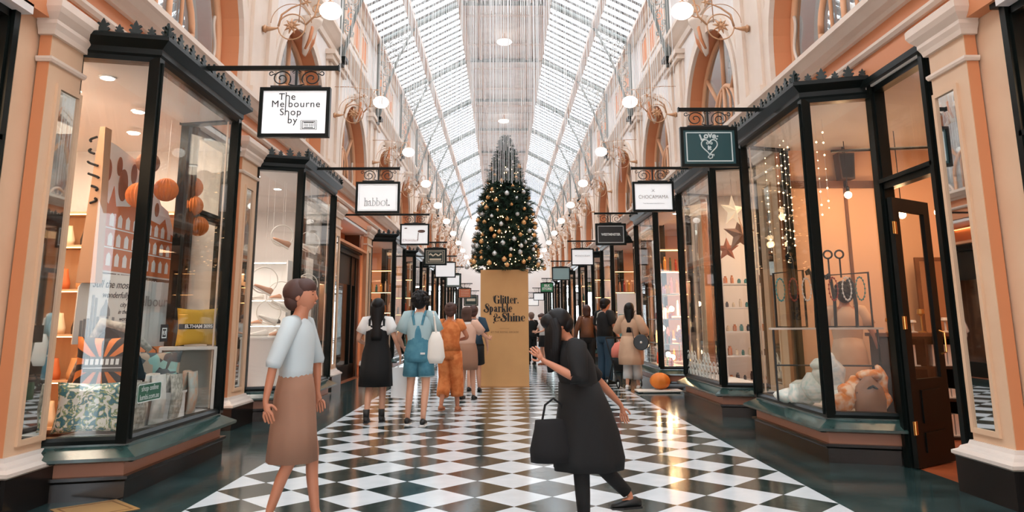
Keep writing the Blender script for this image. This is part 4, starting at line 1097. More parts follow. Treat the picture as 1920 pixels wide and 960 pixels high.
MB().box(0, 1.85, -.006, -.001, 0, .1).build('dark_strip', mat('brown_strip_print', lin(96, 70, 58), .7), o)
text('Merry Christmas', .13, (.85, -.01, .05), PAPER, o, ext=.001, shear=.3)
b = MB()
for x, z, rx, rz_ in ((.1, 1.12, .07, .12), (.32, 1.2, .05, .1), (.42, 1.02, .09, .17), (.62, 1.18, .06, .11), (.95, .95, .06, .1), (1.2, .88, .05, .08), (.06, .86, .06, .12)):
    b.poly([(x+rx*math.cos(2*PI*k/18), 0, z+rz_*math.sin(2*PI*k/18)) for k in range(18)], (0, -.006, 0))
b.build('lantern_print', mat('brown_lantern_print', lin(150, 84, 52), .7), o)
o = thing('cardboard_post', 'tall narrow folded card column at the near end of the banner', 'display stand', (-3.95, 6.85, 1.72))
MB().poly([(-.1, 0, 0), (.08, 0, 0), (.03, 0, 1.5), (-.02, 0, 1.5)], (0, .12, 0)).build('card', mat('tan_card', lin(196, 150, 116), .7), o)
b = MB()
for q in range(6): b.tube([(-.04+.06*math.sin(q*.8+t), -.006, .75+q*.12+.02*t) for t in [i*.4 for i in range(7)]], .012, 5)
b.build('dark_scroll_print', BLK, o)
# honeycomb paper balls and lanterns on threads
HB = [(-3.75, 7.28, 2.62, .13, 'orange honeycomb paper ball nearest the dark corner post'), (-3.8, 7.95, 2.8, .13, 'orange honeycomb paper ball in the middle of the window'), (-3.8, 8.6, 2.95, .13, 'orange honeycomb ball at the far upper side of the gift shop window'),
      (-3.75, 8.55, 2.72, .12, 'smaller honeycomb ball just below the far one'), (-3.75, 8.75, 2.5, .12, 'lowest honeycomb ball at the far side of the window'), (-3.9, 7.7, 3.05, .12, 'brown honeycomb ball hanging highest beside the post')]
for i, (x, y, z, r, l) in enumerate(HB):
    o = thing('paper_ball', l, 'paper ball', (x, y, z), group='honeycomb paper balls')
    b = MB(); v = []; f = []; nu = 40; nv = 10
    for j in range(nv+1):
        a = -PI/2+PI*j/nv
        for k in range(nu): rr_ = r*(1 if k % 2 else .9); v.append((rr_*math.cos(a)*math.cos(2*PI*k/nu), rr_*math.cos(a)*math.sin(2*PI*k/nu), r*math.sin(a)))
    for j in range(nv):
        for k in range(nu): f.append((j*nu+k, j*nu+(k+1) % nu, (j+1)*nu+(k+1) % nu, (j+1)*nu+k))
    b.add(v, f); b.build('honeycomb', HONEY if i != 5 else mat('brown_honeycomb', lin(150, 96, 66), .7), o)
    MB().tube([(0, 0, r), (0, 0, 3.6-z)], .0025, 4).build('thread', WHITE, o)
# stickers on the glass
o = thing('window_sticker', 'green sticker reading shop online on the gift shop glass', 'sticker', (-XG+.012, 6.44, .77), math.radians(90))
SG = mat('sticker_green', lin(30, 92, 70), .5)
b = MB(); pts = []
for cx, cz, a0 in ((.19, .055, 0), (-.19, .055, PI/2), (-.19, -.055, PI), (.19, -.055, 1.5*PI)): pts += [(cx+.02*math.cos(a0+PI/2*k/4), 0, cz+.02*math.sin(a0+PI/2*k/4)) for k in range(5)]
b.poly(pts, (0, .003, 0)); b.build('backing', SG, o)
b = MB(); b.ring(pts, [(p[0]*.965, 0, p[2]*.9) for p in pts], (0, -.001, 0)); b.build('border', PALE, o)
text('shop online', .065, (0, -.002, .035), PALE, o, ext=.0006); text('lumbi.com.au', .065, (0, -.002, -.035), PALE, o, ext=.0006)
o = thing('window_sticker', 'small black square sticker on the gift shop glass', 'sticker', (-XG+.012, 6.62, 1.26), math.radians(90))
MB().box(-.07, .07, 0, .003, -.075, .075).build('backing', INK, o)
b = MB(); b.ring([(-.045, 0, -.045), (.045, 0, -.045), (.045, 0, .045), (-.045, 0, .045)], [(-.035, 0, -.035), (.035, 0, -.035), (.035, 0, .035), (-.035, 0, .035)], (0, -.002, 0)); b.box(-.025, .025, -.002, 0, -.02, -.01).box(-.025, -.01, -.002, 0, -.02, .02).box(.01, .025, -.002, 0, -.02, .02); b.build('mark', PALE, o)
# shelving with bags at the back of the gift shop
def shelf_unit(label, loc, w, h, d, levels, m, rz=0, back=True, lit=None):
    o = thing('shelf_unit', label, 'shelves', loc, rz)
    b = MB(); t = .025
    b.box(-w/2, -w/2+t, -d/2, d/2, 0, h).box(w/2-t, w/2, -d/2, d/2, 0, h)
    if back: b.box(-w/2+t, w/2-t, d/2-.015, d/2, 0, h)
    b.build('shelf_frame', m, o)
    for z in levels: MB().box(-w/2+t, w/2-t, -d/2, d/2-.016, z, z+t).build('shelf', m, o)
    if lit: 
        for z in levels[1:]: MB().box(-w/2+.05, w/2-.05, -d/2+.01, -d/2+.03, z-.012, z-.001).build('light_strip', lit, o)
    return o
OAK = mat('pale_oak', lin(206, 160, 120), .5); STRIP = mat('warm_light_strip', (1, .6, .25, 1), .5, emit=12, ecol=(1, .5, .18, 1))
shelf_unit('tall pale oak shelves of bags at the back of the gift shop', (-5.3, 9.35, 0), 2.2, 2.75, .4, [.1, .65, 1.2, 1.75, 2.3, 2.72], OAK, 0, True, STRIP)
BAGC = [mat('bag_tan', lin(196, 140, 88), .7), mat('bag_rust', lin(190, 96, 44), .7), mat('bag_dark', lin(60, 48, 42), .7), mat('bag_cream', lin(226, 200, 168), .7)]
rr = random.Random(11)
def bag_thing(label, loc, w, h, d, m, rz=0, group=None, handle=True):
    o = thing('bag', label, 'bag', loc, rz, group=group)
    MB().loft([(0, 0, 0, w*.5, d*.5), (0, 0, h*.3, w*.52, d*.52), (0, 0, h*.8, w*.42, d*.32), (0, 0, h, w*.4, d*.12)], 12).build('pouch', m, o, smooth=True)
    if handle: MB().tube([(-w*.25, 0, h*.95), (-w*.18, 0, h*1.35), (0, 0, h*1.5), (w*.18, 0, h*1.35), (w*.25, 0, h*.95)], .008, 6).build('handle', m, o)
    return o
cn = ['tan', 'rust', 'dark brown', 'cream']; wn_ = ['bottom', 'second', 'third', 'fourth', 'top']
for li, z in enumerate((.125, .675, 1.225, 1.775, 2.325)):
    for i in range(5):
        c = (li*2+i) % 4
        bag_thing('%s bag on the %s gift shop shelf, %s from the arcade side' % (cn[c], wn_[li], ORD[i]), (-4.45-i*.42, 9.3, z), .34, .26 if li else .3, .16, BAGC[c], 0, 'bags on the gift shop shelves', li != 4)
for i, (x, h) in enumerate(((-4.15, 1.3), (-4.5, 1.15))):
    o = thing('hanging_coat', ['tan garment hanging behind the draped black cloth', 'cream garment hanging at the near side of the gift shop'][i], 'garment', (x, 6.35+i*.3, .75+i*.1))
    MB().loft([(0, 0, 0, .24, .1), (0, 0, .5, .2, .1), (0, 0, .85, .22, .09), (0, 0, .95, .1, .05), (0, 0, 1.0, .03, .03)], 14).build('cloth', [mat('tan_garment', lin(198, 156, 128), .8), OFFW][i], o, smooth=True)
    b = MB(); b.tube([(0, 0, .98), (0, 0, 1.1), (.03, 0, 1.14), (.0, 0, 1.17)], .006, 6).tube([(0, 0, 1.17), (0, 0, 2.85-i*.1)], .003, 5); b.build('hanger', IRON, o)

# ---------------------------------------------------------------- shoe shop
CORK = mat('shoe_tan_leather', lin(206, 150, 116), .5)
HOOPM = mat('white_hoop', lin(236, 230, 220), .4)
def hoop(label, loc, r, shoe):
    o = thing('display_hoop', label, 'display hoop', loc, math.radians(25), group='white hoops in the shoe shop window')
    MB().tube([(r*math.cos(t), 0, r*math.sin(t)) for t in [2*PI*i/28 for i in range(28)]], .008, 6, closed=True).build('ring', HOOPM, o, smooth=True)
    MB().tube([(0, 0, r), (0, 0, 3.6-loc[2])], .002, 4).build('thread', WHITE, o)
def shoe(label, loc, rz, m, k=1.0, pitch=0, group='shoes on display'):
    o = thing('shoe', label, 'shoe', loc, rz, group=group); o.rotation_euler = (0, pitch, rz); o.scale = (k,)*3
    b = MB(); n = 12
    secs = [(-.12, .028, .07, .035), (-.08, .034, .085, .04), (-.02, .034, .06, .035), (.05, .042, .045, .03), (.1, .042, .035, .025), (.135, .025, .025, .02)]
    v = []; f = []
    for x, w, h, z in secs: v += [(x, w*math.cos(2*PI*i/n), max(.004, z+h*.6*math.sin(2*PI*i/n))) for i in range(n)]
    for j in range(len(secs)-1):
        for i in range(n): f.append((j*n+i, j*n+(i+1) % n, (j+1)*n+(i+1) % n, (j+1)*n+i))
    f += [tuple(range(n))[::-1], tuple((len(secs)-1)*n+i for i in range(n))]
    b.add(v, f).build('upper', m, o, smooth=True)
    MB().box(-.125, .14, -.04, .04, -.012, .006).build('sole', OFFW, o); return o
HP = [(-3.6, 11.6, 2.72, .17), (-3.35, 12.3, 2.7, .17), (-3.75, 11.3, 2.0, .2), (-3.6, 11.7, 1.78, .22), (-3.35, 12.1, 1.9, .2), (-3.7, 11.45, 1.52, .18), (-3.4, 12.5, 2.0, .17)]
for i, (x, y, z, r) in enumerate(HP):
    hoop('white display hoop hanging in the shoe shop window, %s from the near side' % ORD[i], (x, y, z), r, None)
    shoe('tan shoe propped in the %s white hoop of the shoe shop window' % ORD[i], (x-.01, y-.02, z-r+.035), math.radians(200), CORK if i % 2 == 0 else OFFW, 1.15, -.5)
o = thing('display_plinth', 'white display plinth standing behind the shoe shop glass', 'plinth', (-3.62, 11.35, .432), 0)
MB().box(-.3, .3, -.3, .3, 0, .68).build('body', SHOPW2, o); MB().box(-.31, .31, -.31, .31, .68, .71).build('top', WHITE, o)
for i, (x, y) in enumerate(((-3.75, 11.2), (-3.5, 11.3), (-3.62, 11.5))): shoe(['white shoe', 'tan sandal', 'cream shoe'][i]+' on top of the white plinth in the shoe shop', (x, y, 1.158), math.radians(210+i*30), [OFFW, CORK, OFFW][i], 1.1)
shelf_unit('white lit shelves on the back wall of the shoe shop', (-5.4, 14.9, 0), 2.0, 2.6, .35, [.3, .8, 1.3, 1.8, 2.55], WHITE, 0, True, DOWN)
for li in range(4):
    for i in range(5): shoe('small shoe on the %s back shelf of the shoe shop, %s from the window' % (wn_[li], ORD[i]), (-4.65-i*.36, 14.85, .34+li*.5), math.radians(240), [CORK, OFFW, BAGC[2]][(i+li) % 3], 1.1)
o = thing('counter', 'low white counter inside the shoe shop', 'counter', (-4.9, 12.6, 0)); MB().box(-.4, .4, -.8, .8, 0, .9).build('body', SHOPW2, o); MB().box(-.43, .43, -.83, .83, .9, .94).build('top', WHITE, o)

# ---------------------------------------------------------------- dark shop with orange shelves (left)
AMBER = mat('amber_light_strip', (1, .5, .15, 1), .5, emit=10, ecol=(1, .42, .1, 1))
su = shelf_unit('dark display shelves lit orange behind the recessed shopfront', (-4.5, 17.6, .0), 2.7, 2.35, .4, [.35, .85, 1.2, 1.6, 2.3], DARKW, math.radians(-90), True, AMBER)
rr = random.Random(4)
CK = [mat('cake_orange', lin(226, 150, 70), .5), mat('box_yellow', lin(236, 196, 110), .5), mat('box_brown', lin(120, 66, 36), .5), mat('box_white', lin(236, 226, 214), .6)]
cl_ = ['orange', 'yellow', 'brown', 'white']
for li, z in enumerate((.375, .875, 1.225, 1.625)):
    for i in range(7):
        c = rr.randrange(4); w, h = rr.uniform(.1, .15), rr.uniform(.1, .2)
        b = MB()
        if i % 2: b.box(-w, w, -.1, .1, 0, h).box(-w*1.03, w*1.03, -.103, .103, h*.75, h)
        else: b.lathe([(.03, 0), (w*.9, .01), (w, h*.5), (w*.6, h*.9), (.02, h)], n=12)
        q = b.build('sweet_box' if i % 2 else 'cake', CK[c]); q.location = (-4.5, 16.45+i*.37, z)
        tag(q, '%s %s on the %s orange-lit shelf, %s from the near end' % (cl_[c], 'box' if i % 2 else 'cake', wn_[li], ORD[i]), 'box' if i % 2 else 'cake', 'goods on the orange-lit shelves')

# ---------------------------------------------------------------- jewellery shop (right, nearest)
o = thing('wall_speaker', 'dark loudspeaker hanging high on the wall inside the jewellery shop', 'speaker', (4.55, 9.56, 3.2))
MB().poly([(-.09, -.1, 0), (.09, -.1, 0), (.11, -.1, .36), (-.11, -.1, .36)], (0, .16, 0)).build('cabinet', mat('dark_grey_plastic', lin(70, 50, 42), .6), o)
MB().poly([(-.075, -.104, .02), (.075, -.104, .02), (.095, -.104, .34), (-.095, -.104, .34)], (0, .003, 0)).build('grille', BLK, o)
MB().tube([(0, .0, .36), (0, .0, .46)], .012, 6).box(-.03, .03, .04, .2, .14, .22).build('bracket', IRON, o)
for i, (x, y, z) in enumerate(((4.68, 8.5, 2.57), (5.12, 8.5, 2.6), (4.3, 9.0, 2.9))):
    o = thing('pendant_bulb', ['bare pendant bulb glowing seen through the open door leaf', 'bare pendant bulb glowing farther into the jewellery shop', 'bare pendant bulb nearest the jewellery bay window'][i], 'pendant lamp', (x, y, z))
    MB().ball((0, 0, 0), .045, 12, 8).build('bulb', BULB, o, smooth=True)
    MB().lathe([(.018, .04), (.022, .05), (.022, .1), (.008, .115)], n=10).build('lamp_holder', BLK, o); MB().tube([(0, 0, .11), (0, 0, 3.6-z)], .006, 6).build('cord', BLK, o)
    point('pendant_bulb_light', (x, y, z-.1), 8)
MB().tube([(3.9, 8.5, 3.35), (5.6, 8.5, 3.42)], .018, 8).tube([(4.4, 8.5, 3.37), (4.4, 8.5, 3.66)], .008, 6).tube([(5.3, 8.5, 3.4), (5.3, 8.5, 3.66)], .008, 6).build('lighting_rail', IRON, label='black lighting rail across the jewellery shop ceiling', cat='rail')
def bent_hook(b, x, z, h, y=0, r=.018):
    b.tube([(x, y, z), (x+.01, y, z+h*.5), (x-.01, y, z+h*.9), (x-.04, y, z+h), (x-.06, y, z+h*.96), (x-.05, y, z+h*.9)], r, 6)
o = thing('jewellery_rack', 'black wire jewellery display frames standing on a glass shelf behind the jewellery window', 'display rack', (3.42, 8.2, 1.25), math.radians(-14))
b = MB()
for x0, x1, z1 in ((-.42, -.1, .62), (.02, .58, .58)):
    b.tube([(x0, 0, .02), (x0, 0, z1), (x1, 0, z1+.03), (x1, 0, .02)], .015, 6, closed=True)
for x, z, h in ((-.2, 0, .85), (0, 0, .66), (.2, 0, .6), (.42, 0, .55)): bent_hook(b, x, z, h)
for x in (.18, .3): b.tube(arc(x, .82, .045, 0, 2*PI, 14), .011, 5); b.tube([(x, 0, .78), (x, 0, .56)], .01, 5)
b.build('frames', IRON, o)
MB().box(-.5, .66, -.1, .1, -.01, .01).build('shelf', mat('pale_shelf', lin(206, 190, 176), .3), o)
b = MB()
for x in (-.46, .62): b.tube([(x, 0, -.01), (x, 0, -.8)], .012, 6)
b.tube([(-.46, 0, -.4), (.62, 0, -.4)], .01, 6); b.build('stand', IRON, o)
cols_ = [mat('bead_teal', lin(70, 130, 126), .3), mat('bead_red', lin(150, 50, 36), .3), mat('bead_pearl', lin(224, 214, 204), .25)]
for i in range(7):
    x = -.36+i*.14; b = MB(); n = 9
    pts = [(.05*math.sin(2*PI*k/16), 0, -.14*(1-math.cos(2*PI*k/16))*.9) for k in range(16)]
    for p in pts: b.ball(p, .012, 6, 4)
    b.tube(pts, .005, 4, closed=True)
    q = b.build('necklace', cols_[i % 3]); q.location = (3.42+x*.97, 8.2-x*.24-.02, 1.25+.56)
    tag(q, '%s bead necklace on the black wire frames, %s from the arcade' % (['teal', 'red', 'pearl'][i % 3], ORD[i]), 'necklace', 'necklaces on the wire frames')
def heap_cloth(name, label, cat, loc, m, pts, rad):
    o = thing(name, label, cat, loc); b = MB(); r_ = random.Random(len(label))
    for p, q in zip(pts, rad): b.ball(p, q, 12, 8)
    v = []
    for x, y, z in b.v: v.append((x+.018*math.sin(z*31+x*17), y+.015*math.sin(z*27), max(0, z+.012*math.sin(x*40+y*31))))
    b.v = v; b.build('folds', m, o, smooth=True); return o
MINT = pattern('mint_scarf', lin(120, 176, 166), lin(206, 214, 204), lin(232, 226, 214), 16, 'noise')
ORSC = pattern('orange_scarf', lin(196, 76, 28), lin(226, 128, 52), lin(232, 190, 156), 12, 'noise')
heap_cloth('scarf', 'mint green scarf draped over a stand behind the jewellery glass', 'scarf', (3.25, 7.9, .432), MINT, [(-.12, .5, .08), (-.05, .3, .12), (.0, .1, .2), (.05, 0, .34), (.04, 0, .45), (.2, -.1, .1)], [(.14, .2, .08), (.15, .2, .14), (.12, .14, .16), (.08, .1, .14), (.11, .1, .05), (.14, .2, .1)])
heap_cloth('scarf', 'orange silk scarf heaped over a wooden bust in the jewellery window corner', 'scarf', (3.5, 7.44, .432), ORSC, [(-.2, 0, .1), (-.16, .0, .18), (.1, .02, .36), (.2, .02, .26), (.2, 0, .12), (-.05, .05, .2)], [(.12, .1, .11), (.09, .1, .1), (.12, .1, .06), (.06, .1, .2), (.06, .1, .12), (.1, .1, .16)])
o = thing('bust_stand', 'brown wooden bust carrying the orange scarf', 'display bust', (3.54, 7.38, .432)); MB().loft([(0, 0, 0, .15, .09), (0, 0, .14, .16, .1), (0, 0, .26, .13, .08), (0, 0, .32, .07, .05), (0, 0, .36, .03, .03)], 14).build('torso', mat('brown_wood_bust', lin(150, 100, 70), .6), o, smooth=True)
MB().tube([(-.13, -.02, .2), (0, -.09, .27), (.13, -.02, .2)], .014, 6).build('seam', BLK, o)
heap_cloth('scarf', 'blue and white scarf hanging beside the woman in the jewellery shop', 'scarf', (3.42, 8.0, .432), pattern('blue_scarf', lin(60, 120, 140), lin(206, 214, 214), lin(230, 228, 222), 16, 'noise'), [(.06, 0, .12), (.08, 0, .32), (.05, .0, .46)], [(.1, .1, .14), (.1, .07, .2), (.07, .06, .1)])
for i in range(4):
    b = MB(); b.box(-.07, .07, -.05, .05, 0, .05).box(-.072, .072, -.052, .052, .035, .052); q = b.build('jewel_box', [BAGC[3], BAGC[2]][i % 2]); q.location = (3.2+.02*i, 8.3+i*.2, .432)
    tag(q, '%s jewel box on the window floor, %s from the mint scarf' % (['cream', 'dark'][i % 2], ORD[i]), 'box', 'jewel boxes')
o = thing('wooden_panelling', 'tall peach panelled wardrobe wall at the back of the jewellery window', 'panelling', (4.35, 9.62, 0))
b = MB()
for k in range(3): b.box(-.6+k*.42, -.22+k*.42, 0, .06, .1, 3.1)
b.build('panels', SHOPW3, o); b = MB(); [b.box(-.65+k*.42, -.61+k*.42, -.02, .06, .05, 3.2) for k in range(4)]; b.box(-.65, .65, -.02, .06, 3.1, 3.2); b.build('stiles', DARKW, o)
o = thing('sales_cabinet', 'dark wooden cabinet with cubby shelves seen through the open door', 'cabinet', (5.0, 8.75, 0))
b = MB(); b.box(-.62, .62, .2, .22, 0, 1.15)
for x in (-.62, -.2, .22, .6): b.box(x, x+.03, -.22, .2, 0, 1.15)
for z in (0, .42, .78, 1.12): b.box(-.62, .63, -.22, .2, z, z+.03)
b.build('carcass', mat('black_wood', lin(34, 26, 24), .4), o); MB().box(-.66, .67, -.26, .24, 1.15, 1.19).build('top', DARKW, o)
for i in range(8):
    x = -.38+(i % 2)*.42+(0 if i < 4 else .0); z = (.033, .453, .813, .033)[i//2]
    b = MB(); [b.box(-.12+k*.06, -.075+k*.06, -.12, .1, 0, .24 if i//2 != 1 else .1) for k in range(4)]; b.box(-.14, .14, -.14, .12, 0, .012)
    if i//2 < 3:
        q = b.build('folder_tray', PAPER); q.location = (5.0+x, 8.72, z)
        tag(q, 'white card folders in the %s row of the dark cabinet, %s side' % (['bottom', 'middle', 'upper'][i//2], ['near', 'far'][i % 2]), 'folders', 'folders in the dark cabinet')
rr = random.Random(8)
for i in range(8):
    h = rr.uniform(.12, .34); b = MB().lathe([(.05, 0), (.05, .01), (.012, .02), (.012, h*.7), (.045, h*.8), (.035, h), (.01, h)], n=10)
    c = i % 3; q = b.build('candlestick', [BRASS, cols_[0], cols_[2]][c]); q.location = (4.5+i*.14, 8.7+.05*(i % 2), 1.192)
    tag(q, '%s ornament on the dark cabinet top, %s from the door' % (['brass', 'teal', 'pearl white'][c], ORD[i]), 'ornament', 'ornaments on the cabinet')
o = thing('hall_mirror', 'tall dark framed mirror standing behind the dark cabinet', 'mirror', (5.6, 9.5, 1.0)); MB().ring([(-.25, 0, 0), (.25, 0, 0), (.25, 0, 1.15), (-.25, 0, 1.15)], [(-.2, 0, .05), (.2, 0, .05), (.2, 0, 1.1), (-.2, 0, 1.1)], (0, .04, 0)).build('frame', DARKW, o); MB().box(-.2, .2, .02, .03, .05, 1.1).build('mirror_glass', MIRROR, o)
o = thing('dresser', 'dark wooden dresser below the tall mirror in the jewellery shop', 'dresser', (5.6, 9.5, 0)); MB().box(-.5, .5, -.2, .2, .08, .96).build('body', DARKW, o); MB().box(-.53, .53, -.23, .22, .96, 1.0).build('top', DARKW, o)
for k in (0, 1, 2):
    d = MB().box(-.46, .46, -.215, -.2, .14+k*.27, .38+k*.27).build('drawer', DARKW, o); MB().ball((0, -.23, .26+k*.27), .02, 8, 6).build('knob', BRASS, d)
# strings of tiny lights behind the jewellery glass
o = thing('light_strings', 'strings of tiny warm lights hanging inside the jewellery window', 'string lights', (0, 0, 0))
b = MB(); w_ = MB(); rr = random.Random(2)
for i in range(9):
    x, y = 3.3+rr.uniform(0, .25), 7.9+i*.15; zb = rr.uniform(1.9, 2.6); w_.tube([(x, y, zb), (x, y, 3.58)], .0015, 4)
    z = zb
    while z < 3.5: b.ball((x, y, z), rr.choice((.007, .011)), 5, 4); z += rr.uniform(.07, .16)
b.build('tiny_bulbs', MATS['fairy_light_glow'], o, kind='stuff'); w_.build('wires', WHITE, o)

# ---------------------------------------------------------------- candle shop (second right)
LANT = mat('paper_star_cream', lin(242, 222, 196), .7, emit=.5, ecol=(1, .75, .5, 1)); LANT2 = mat('paper_star_pierced', lin(160, 120, 96), .7); LANT3 = mat('paper_star_rust', lin(196, 110, 70), .7)
def star(label, loc, R_, m, rz):
    o = thing('star_lantern', label, 'lantern', loc, rz, group='paper star lanterns'); v = [(0, -.09*R_/.3, 0), (0, .09*R_/.3, 0)]; f = []
    for k in range(10):
        a = PI/2+k*PI/5; r_ = R_ if k % 2 == 0 else R_*.42; v.append((r_*math.cos(a), 0, r_*math.sin(a)))
    for k in range(10): f += [(0, 2+k, 2+(k+1) % 10), (1, 2+(k+1) % 10, 2+k)]
    MB().add(v, f).build('paper_star', m, o); MB().tube([(0, 0, R_), (0, 0, 3.6-loc[2])], .003, 4).build('cord', WHITE, o)
star('cream glowing paper star lantern, highest in the candle shop window', (3.62, 11.5, 3.08), .27, LANT, .5); star('grey brown pierced paper star lantern below the cream star', (3.78, 11.7, 2.72), .3, LANT2, .2)
star('rust paper star lantern lowest in the candle shop window', (3.62, 11.9, 2.5), .2, LANT3, -.3)
def jars(pref, where, x0, y0, z, n, step, mats_, names, horiz=(1, 0), gr=None, rs=1, hs=(.07, .16), nm='candle_jar', cat='jar'):
    r_ = random.Random(rs)
    for i in range(n):
        h = r_.uniform(*hs); r = r_.uniform(.025, .04); c = r_.randrange(len(mats_))
        b = MB().lathe([(r*.8, 0), (r, .01), (r, h*.7), (r*.6, h*.82), (r*.62, h), (.005, h)], n=8)
        q = b.build(nm, mats_[c]); q.location = (x0+horiz[0]*step*i, y0+horiz[1]*step*i+r_.uniform(-.02, .02), z)
        tag(q, '%s %s %s, %s along the shelf' % (names[c], pref, where, ORD[i]), cat, gr)
JM = [mat('jar_amber', lin(190, 110, 50), .2), mat('jar_teal', lin(60, 120, 116), .2), mat('jar_cream', lin(230, 210, 184), .3), mat('jar_dark', lin(58, 40, 34), .2)]
JN = ['amber', 'teal', 'cream', 'dark']
shelf_unit('white shelf rack of candles and jars in the candle shop', (4.15, 12.6, .0), 1.0, 2.1, .4, [.35, .75, 1.15, 1.55, 1.95], WHITE, math.radians(0), False)
for li, z in enumerate((.375, .775, 1.175, 1.575, 1.975)): jars('jar', 'on the %s white rack shelf of the candle shop' % wn_[li], 3.75, 12.5, z, 8, .115, JM, JN, (1, 0), 'jars in the candle shop', li+1)
SCW = mat('white_window_transfer', lin(236, 236, 230), .6)
o = thing('window_transfer', 'white scallop pattern transfer along the bottom of the candle shop glass', 'window transfer', (XG+.012, 11.8, .47), math.radians(-90))
b = MB()
for r_ in range(3):
    for i in range(9-r_*0):
        x = -.95+i*.2+(r_ % 2)*.1
        if r_ == 2 and i not in (0, 1, 2, 5, 6): continue
        for q in (.09, .05): b.tube([(x+q*math.cos(t), 0, r_*.12+.12*q/.09*math.sin(t)*1.2) for t in [PI*k/10 for k in range(11)]], .007, 4)
b.build('scallops', SCW, o)
for i, (y, z, w) in enumerate(((11.35, .5, .2), (11.9, .5, .2))): pass

# ---------------------------------------------------------------- toy and gift shop (third right), glowing orange
shelf_unit('lit shelves crammed with ornaments in the orange window', (3.9, 16.75, .0), .95, 3.2, .4, [.45, .95, 1.45, 1.95, 2.45, 2.95], WHITE, 0, False, STRIP)
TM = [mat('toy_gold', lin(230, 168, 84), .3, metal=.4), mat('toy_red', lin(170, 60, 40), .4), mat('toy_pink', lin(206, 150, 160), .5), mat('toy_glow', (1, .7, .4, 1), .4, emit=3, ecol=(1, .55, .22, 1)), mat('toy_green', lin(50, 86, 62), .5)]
TN = ['gold', 'red', 'pink', 'glowing', 'green']
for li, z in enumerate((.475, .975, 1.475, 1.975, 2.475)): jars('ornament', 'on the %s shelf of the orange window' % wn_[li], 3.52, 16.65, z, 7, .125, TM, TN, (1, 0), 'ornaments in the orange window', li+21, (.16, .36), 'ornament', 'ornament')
for li, z in enumerate((.432, .9, 1.4, 1.9)):
    if li: MB().box(3.2, 3.55, 15.0, 16.6, z-.02, z).tube([(3.22, 15.02, .43), (3.22, 15.02, z)], .008, 5).tube([(3.22, 16.58, .43), (3.22, 16.58, z)], .008, 5).build('glass_shelf', mat('pale_glass_shelf', lin(190, 200, 196), .1), label='%s pale shelf along the glass of the orange window' % ORD[li-1], cat='shelf')
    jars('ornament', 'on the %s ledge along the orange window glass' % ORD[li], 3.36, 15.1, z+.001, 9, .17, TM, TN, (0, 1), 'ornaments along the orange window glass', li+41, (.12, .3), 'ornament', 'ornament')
for i in range(5):
    o = thing('paper_flower', 'pale pink paper flower in the orange window, %s of its bunch' % ORD[i], 'flower', (3.62+.07*math.cos(i*2), 15.1+.1*i, 1.02+.09*math.sin(i*1.7)))
    b = MB()
    for k in range(8): a = k*PI/4; b.ball((.05*math.cos(a), -.02, .05*math.sin(a)), (.04, .02, .04), 7, 5)
    b.build('petals', TM[2], o, smooth=True); MB().ball((0, -.045, 0), .02, 7, 5).build('centre', TM[0], o); MB().tube([(0, 0, 0), (0, .02, -.45)], .005, 5).build('stalk', TM[4], o)
for i, (y, z) in enumerate(((15.3, .62), (15.7, .66), (16.1, 1.2), (15.2, 1.6), (16.3, .7))):
    o = thing('glow_lantern', 'small glowing round lantern in the orange window, %s from the near end' % ORD[i], 'lantern', (3.42, y, z)); MB().ball((0, 0, 0), .055, 10, 8).build('globe', BULB, o, smooth=True); MB().lathe([(.03, -.08), (.04, -.06), (.02, -.045)], n=10).build('base', BRASS, o); point('lantern_light', (3.3, y, z+.1), 5)

# posters by the doorway beyond
o = thing('notice_board', 'white easel board with pinned notices at the doorway beyond the orange window', 'notice board', (3.05, 18.3, 0))
MB().box(-.27, .27, -.02, .02, .75, 2.05).build('board', PAPER, o)
b = MB(); b.tube([(-.22, .02, 0), (-.2, 0, .78)], .014, 6).tube([(.22, .02, 0), (.2, 0, .78)], .014, 6).tube([(0, .3, 0), (0, .03, 1.6)], .014, 6); b.build('easel', IRON, o)
rr = random.Random(9)
for i in range(4):
    x, z = -.17+(i % 2)*.26, 1.05+(i//2)*.36; MB().box(x-.08, x+.1, -.026, -.021, z-.1, z+.12).build('notice', [mat('notice_teal', lin(120, 170, 170), .6), mat('notice_grey', lin(190, 190, 186), .6)][i % 2], o)

# floor things
o = thing('paper_pumpkin', 'round orange paper pumpkin on the floor beside the third right window', 'pumpkin', (2.98, 14.55, .045))
v = []; f = []; nu = 36; nv = 10
for j in range(nv+1):
    a = -PI/2+PI*j/nv
    for k in range(nu): rr_ = .2*(1-.09*abs(math.cos(k*PI/4.5))**3) if True else 0; v.append((rr_*math.cos(a)*math.cos(2*PI*k/nu), rr_*math.cos(a)*math.sin(2*PI*k/nu), .16+.16*math.sin(a)))
for j in range(nv):
    for k in range(nu): f.append((j*nu+k, j*nu+(k+1) % nu, (j+1)*nu+(k+1) % nu, (j+1)*nu+k))
MB().add(v, f).build('ribbed_body', mat('pumpkin_orange', lin(232, 128, 40), .5), o, smooth=True); MB().tube([(0, 0, .3), (.01, 0, .35), (.03, 0, .37)], .015, 6).build('stalk', MATS['toy_green'], o)
o = thing('low_tray', 'flat pale tray under the orange pumpkin', 'tray', (2.95, 14.5, 0)); MB().box(-.45, .4, -.22, .2, .02, .045).build('board', OFFW, o); b = MB(); [b.box(x-.03, x+.03, -.2, .18, 0, .02) for x in (-.38, .33)]; b.build('feet', BLK, o)
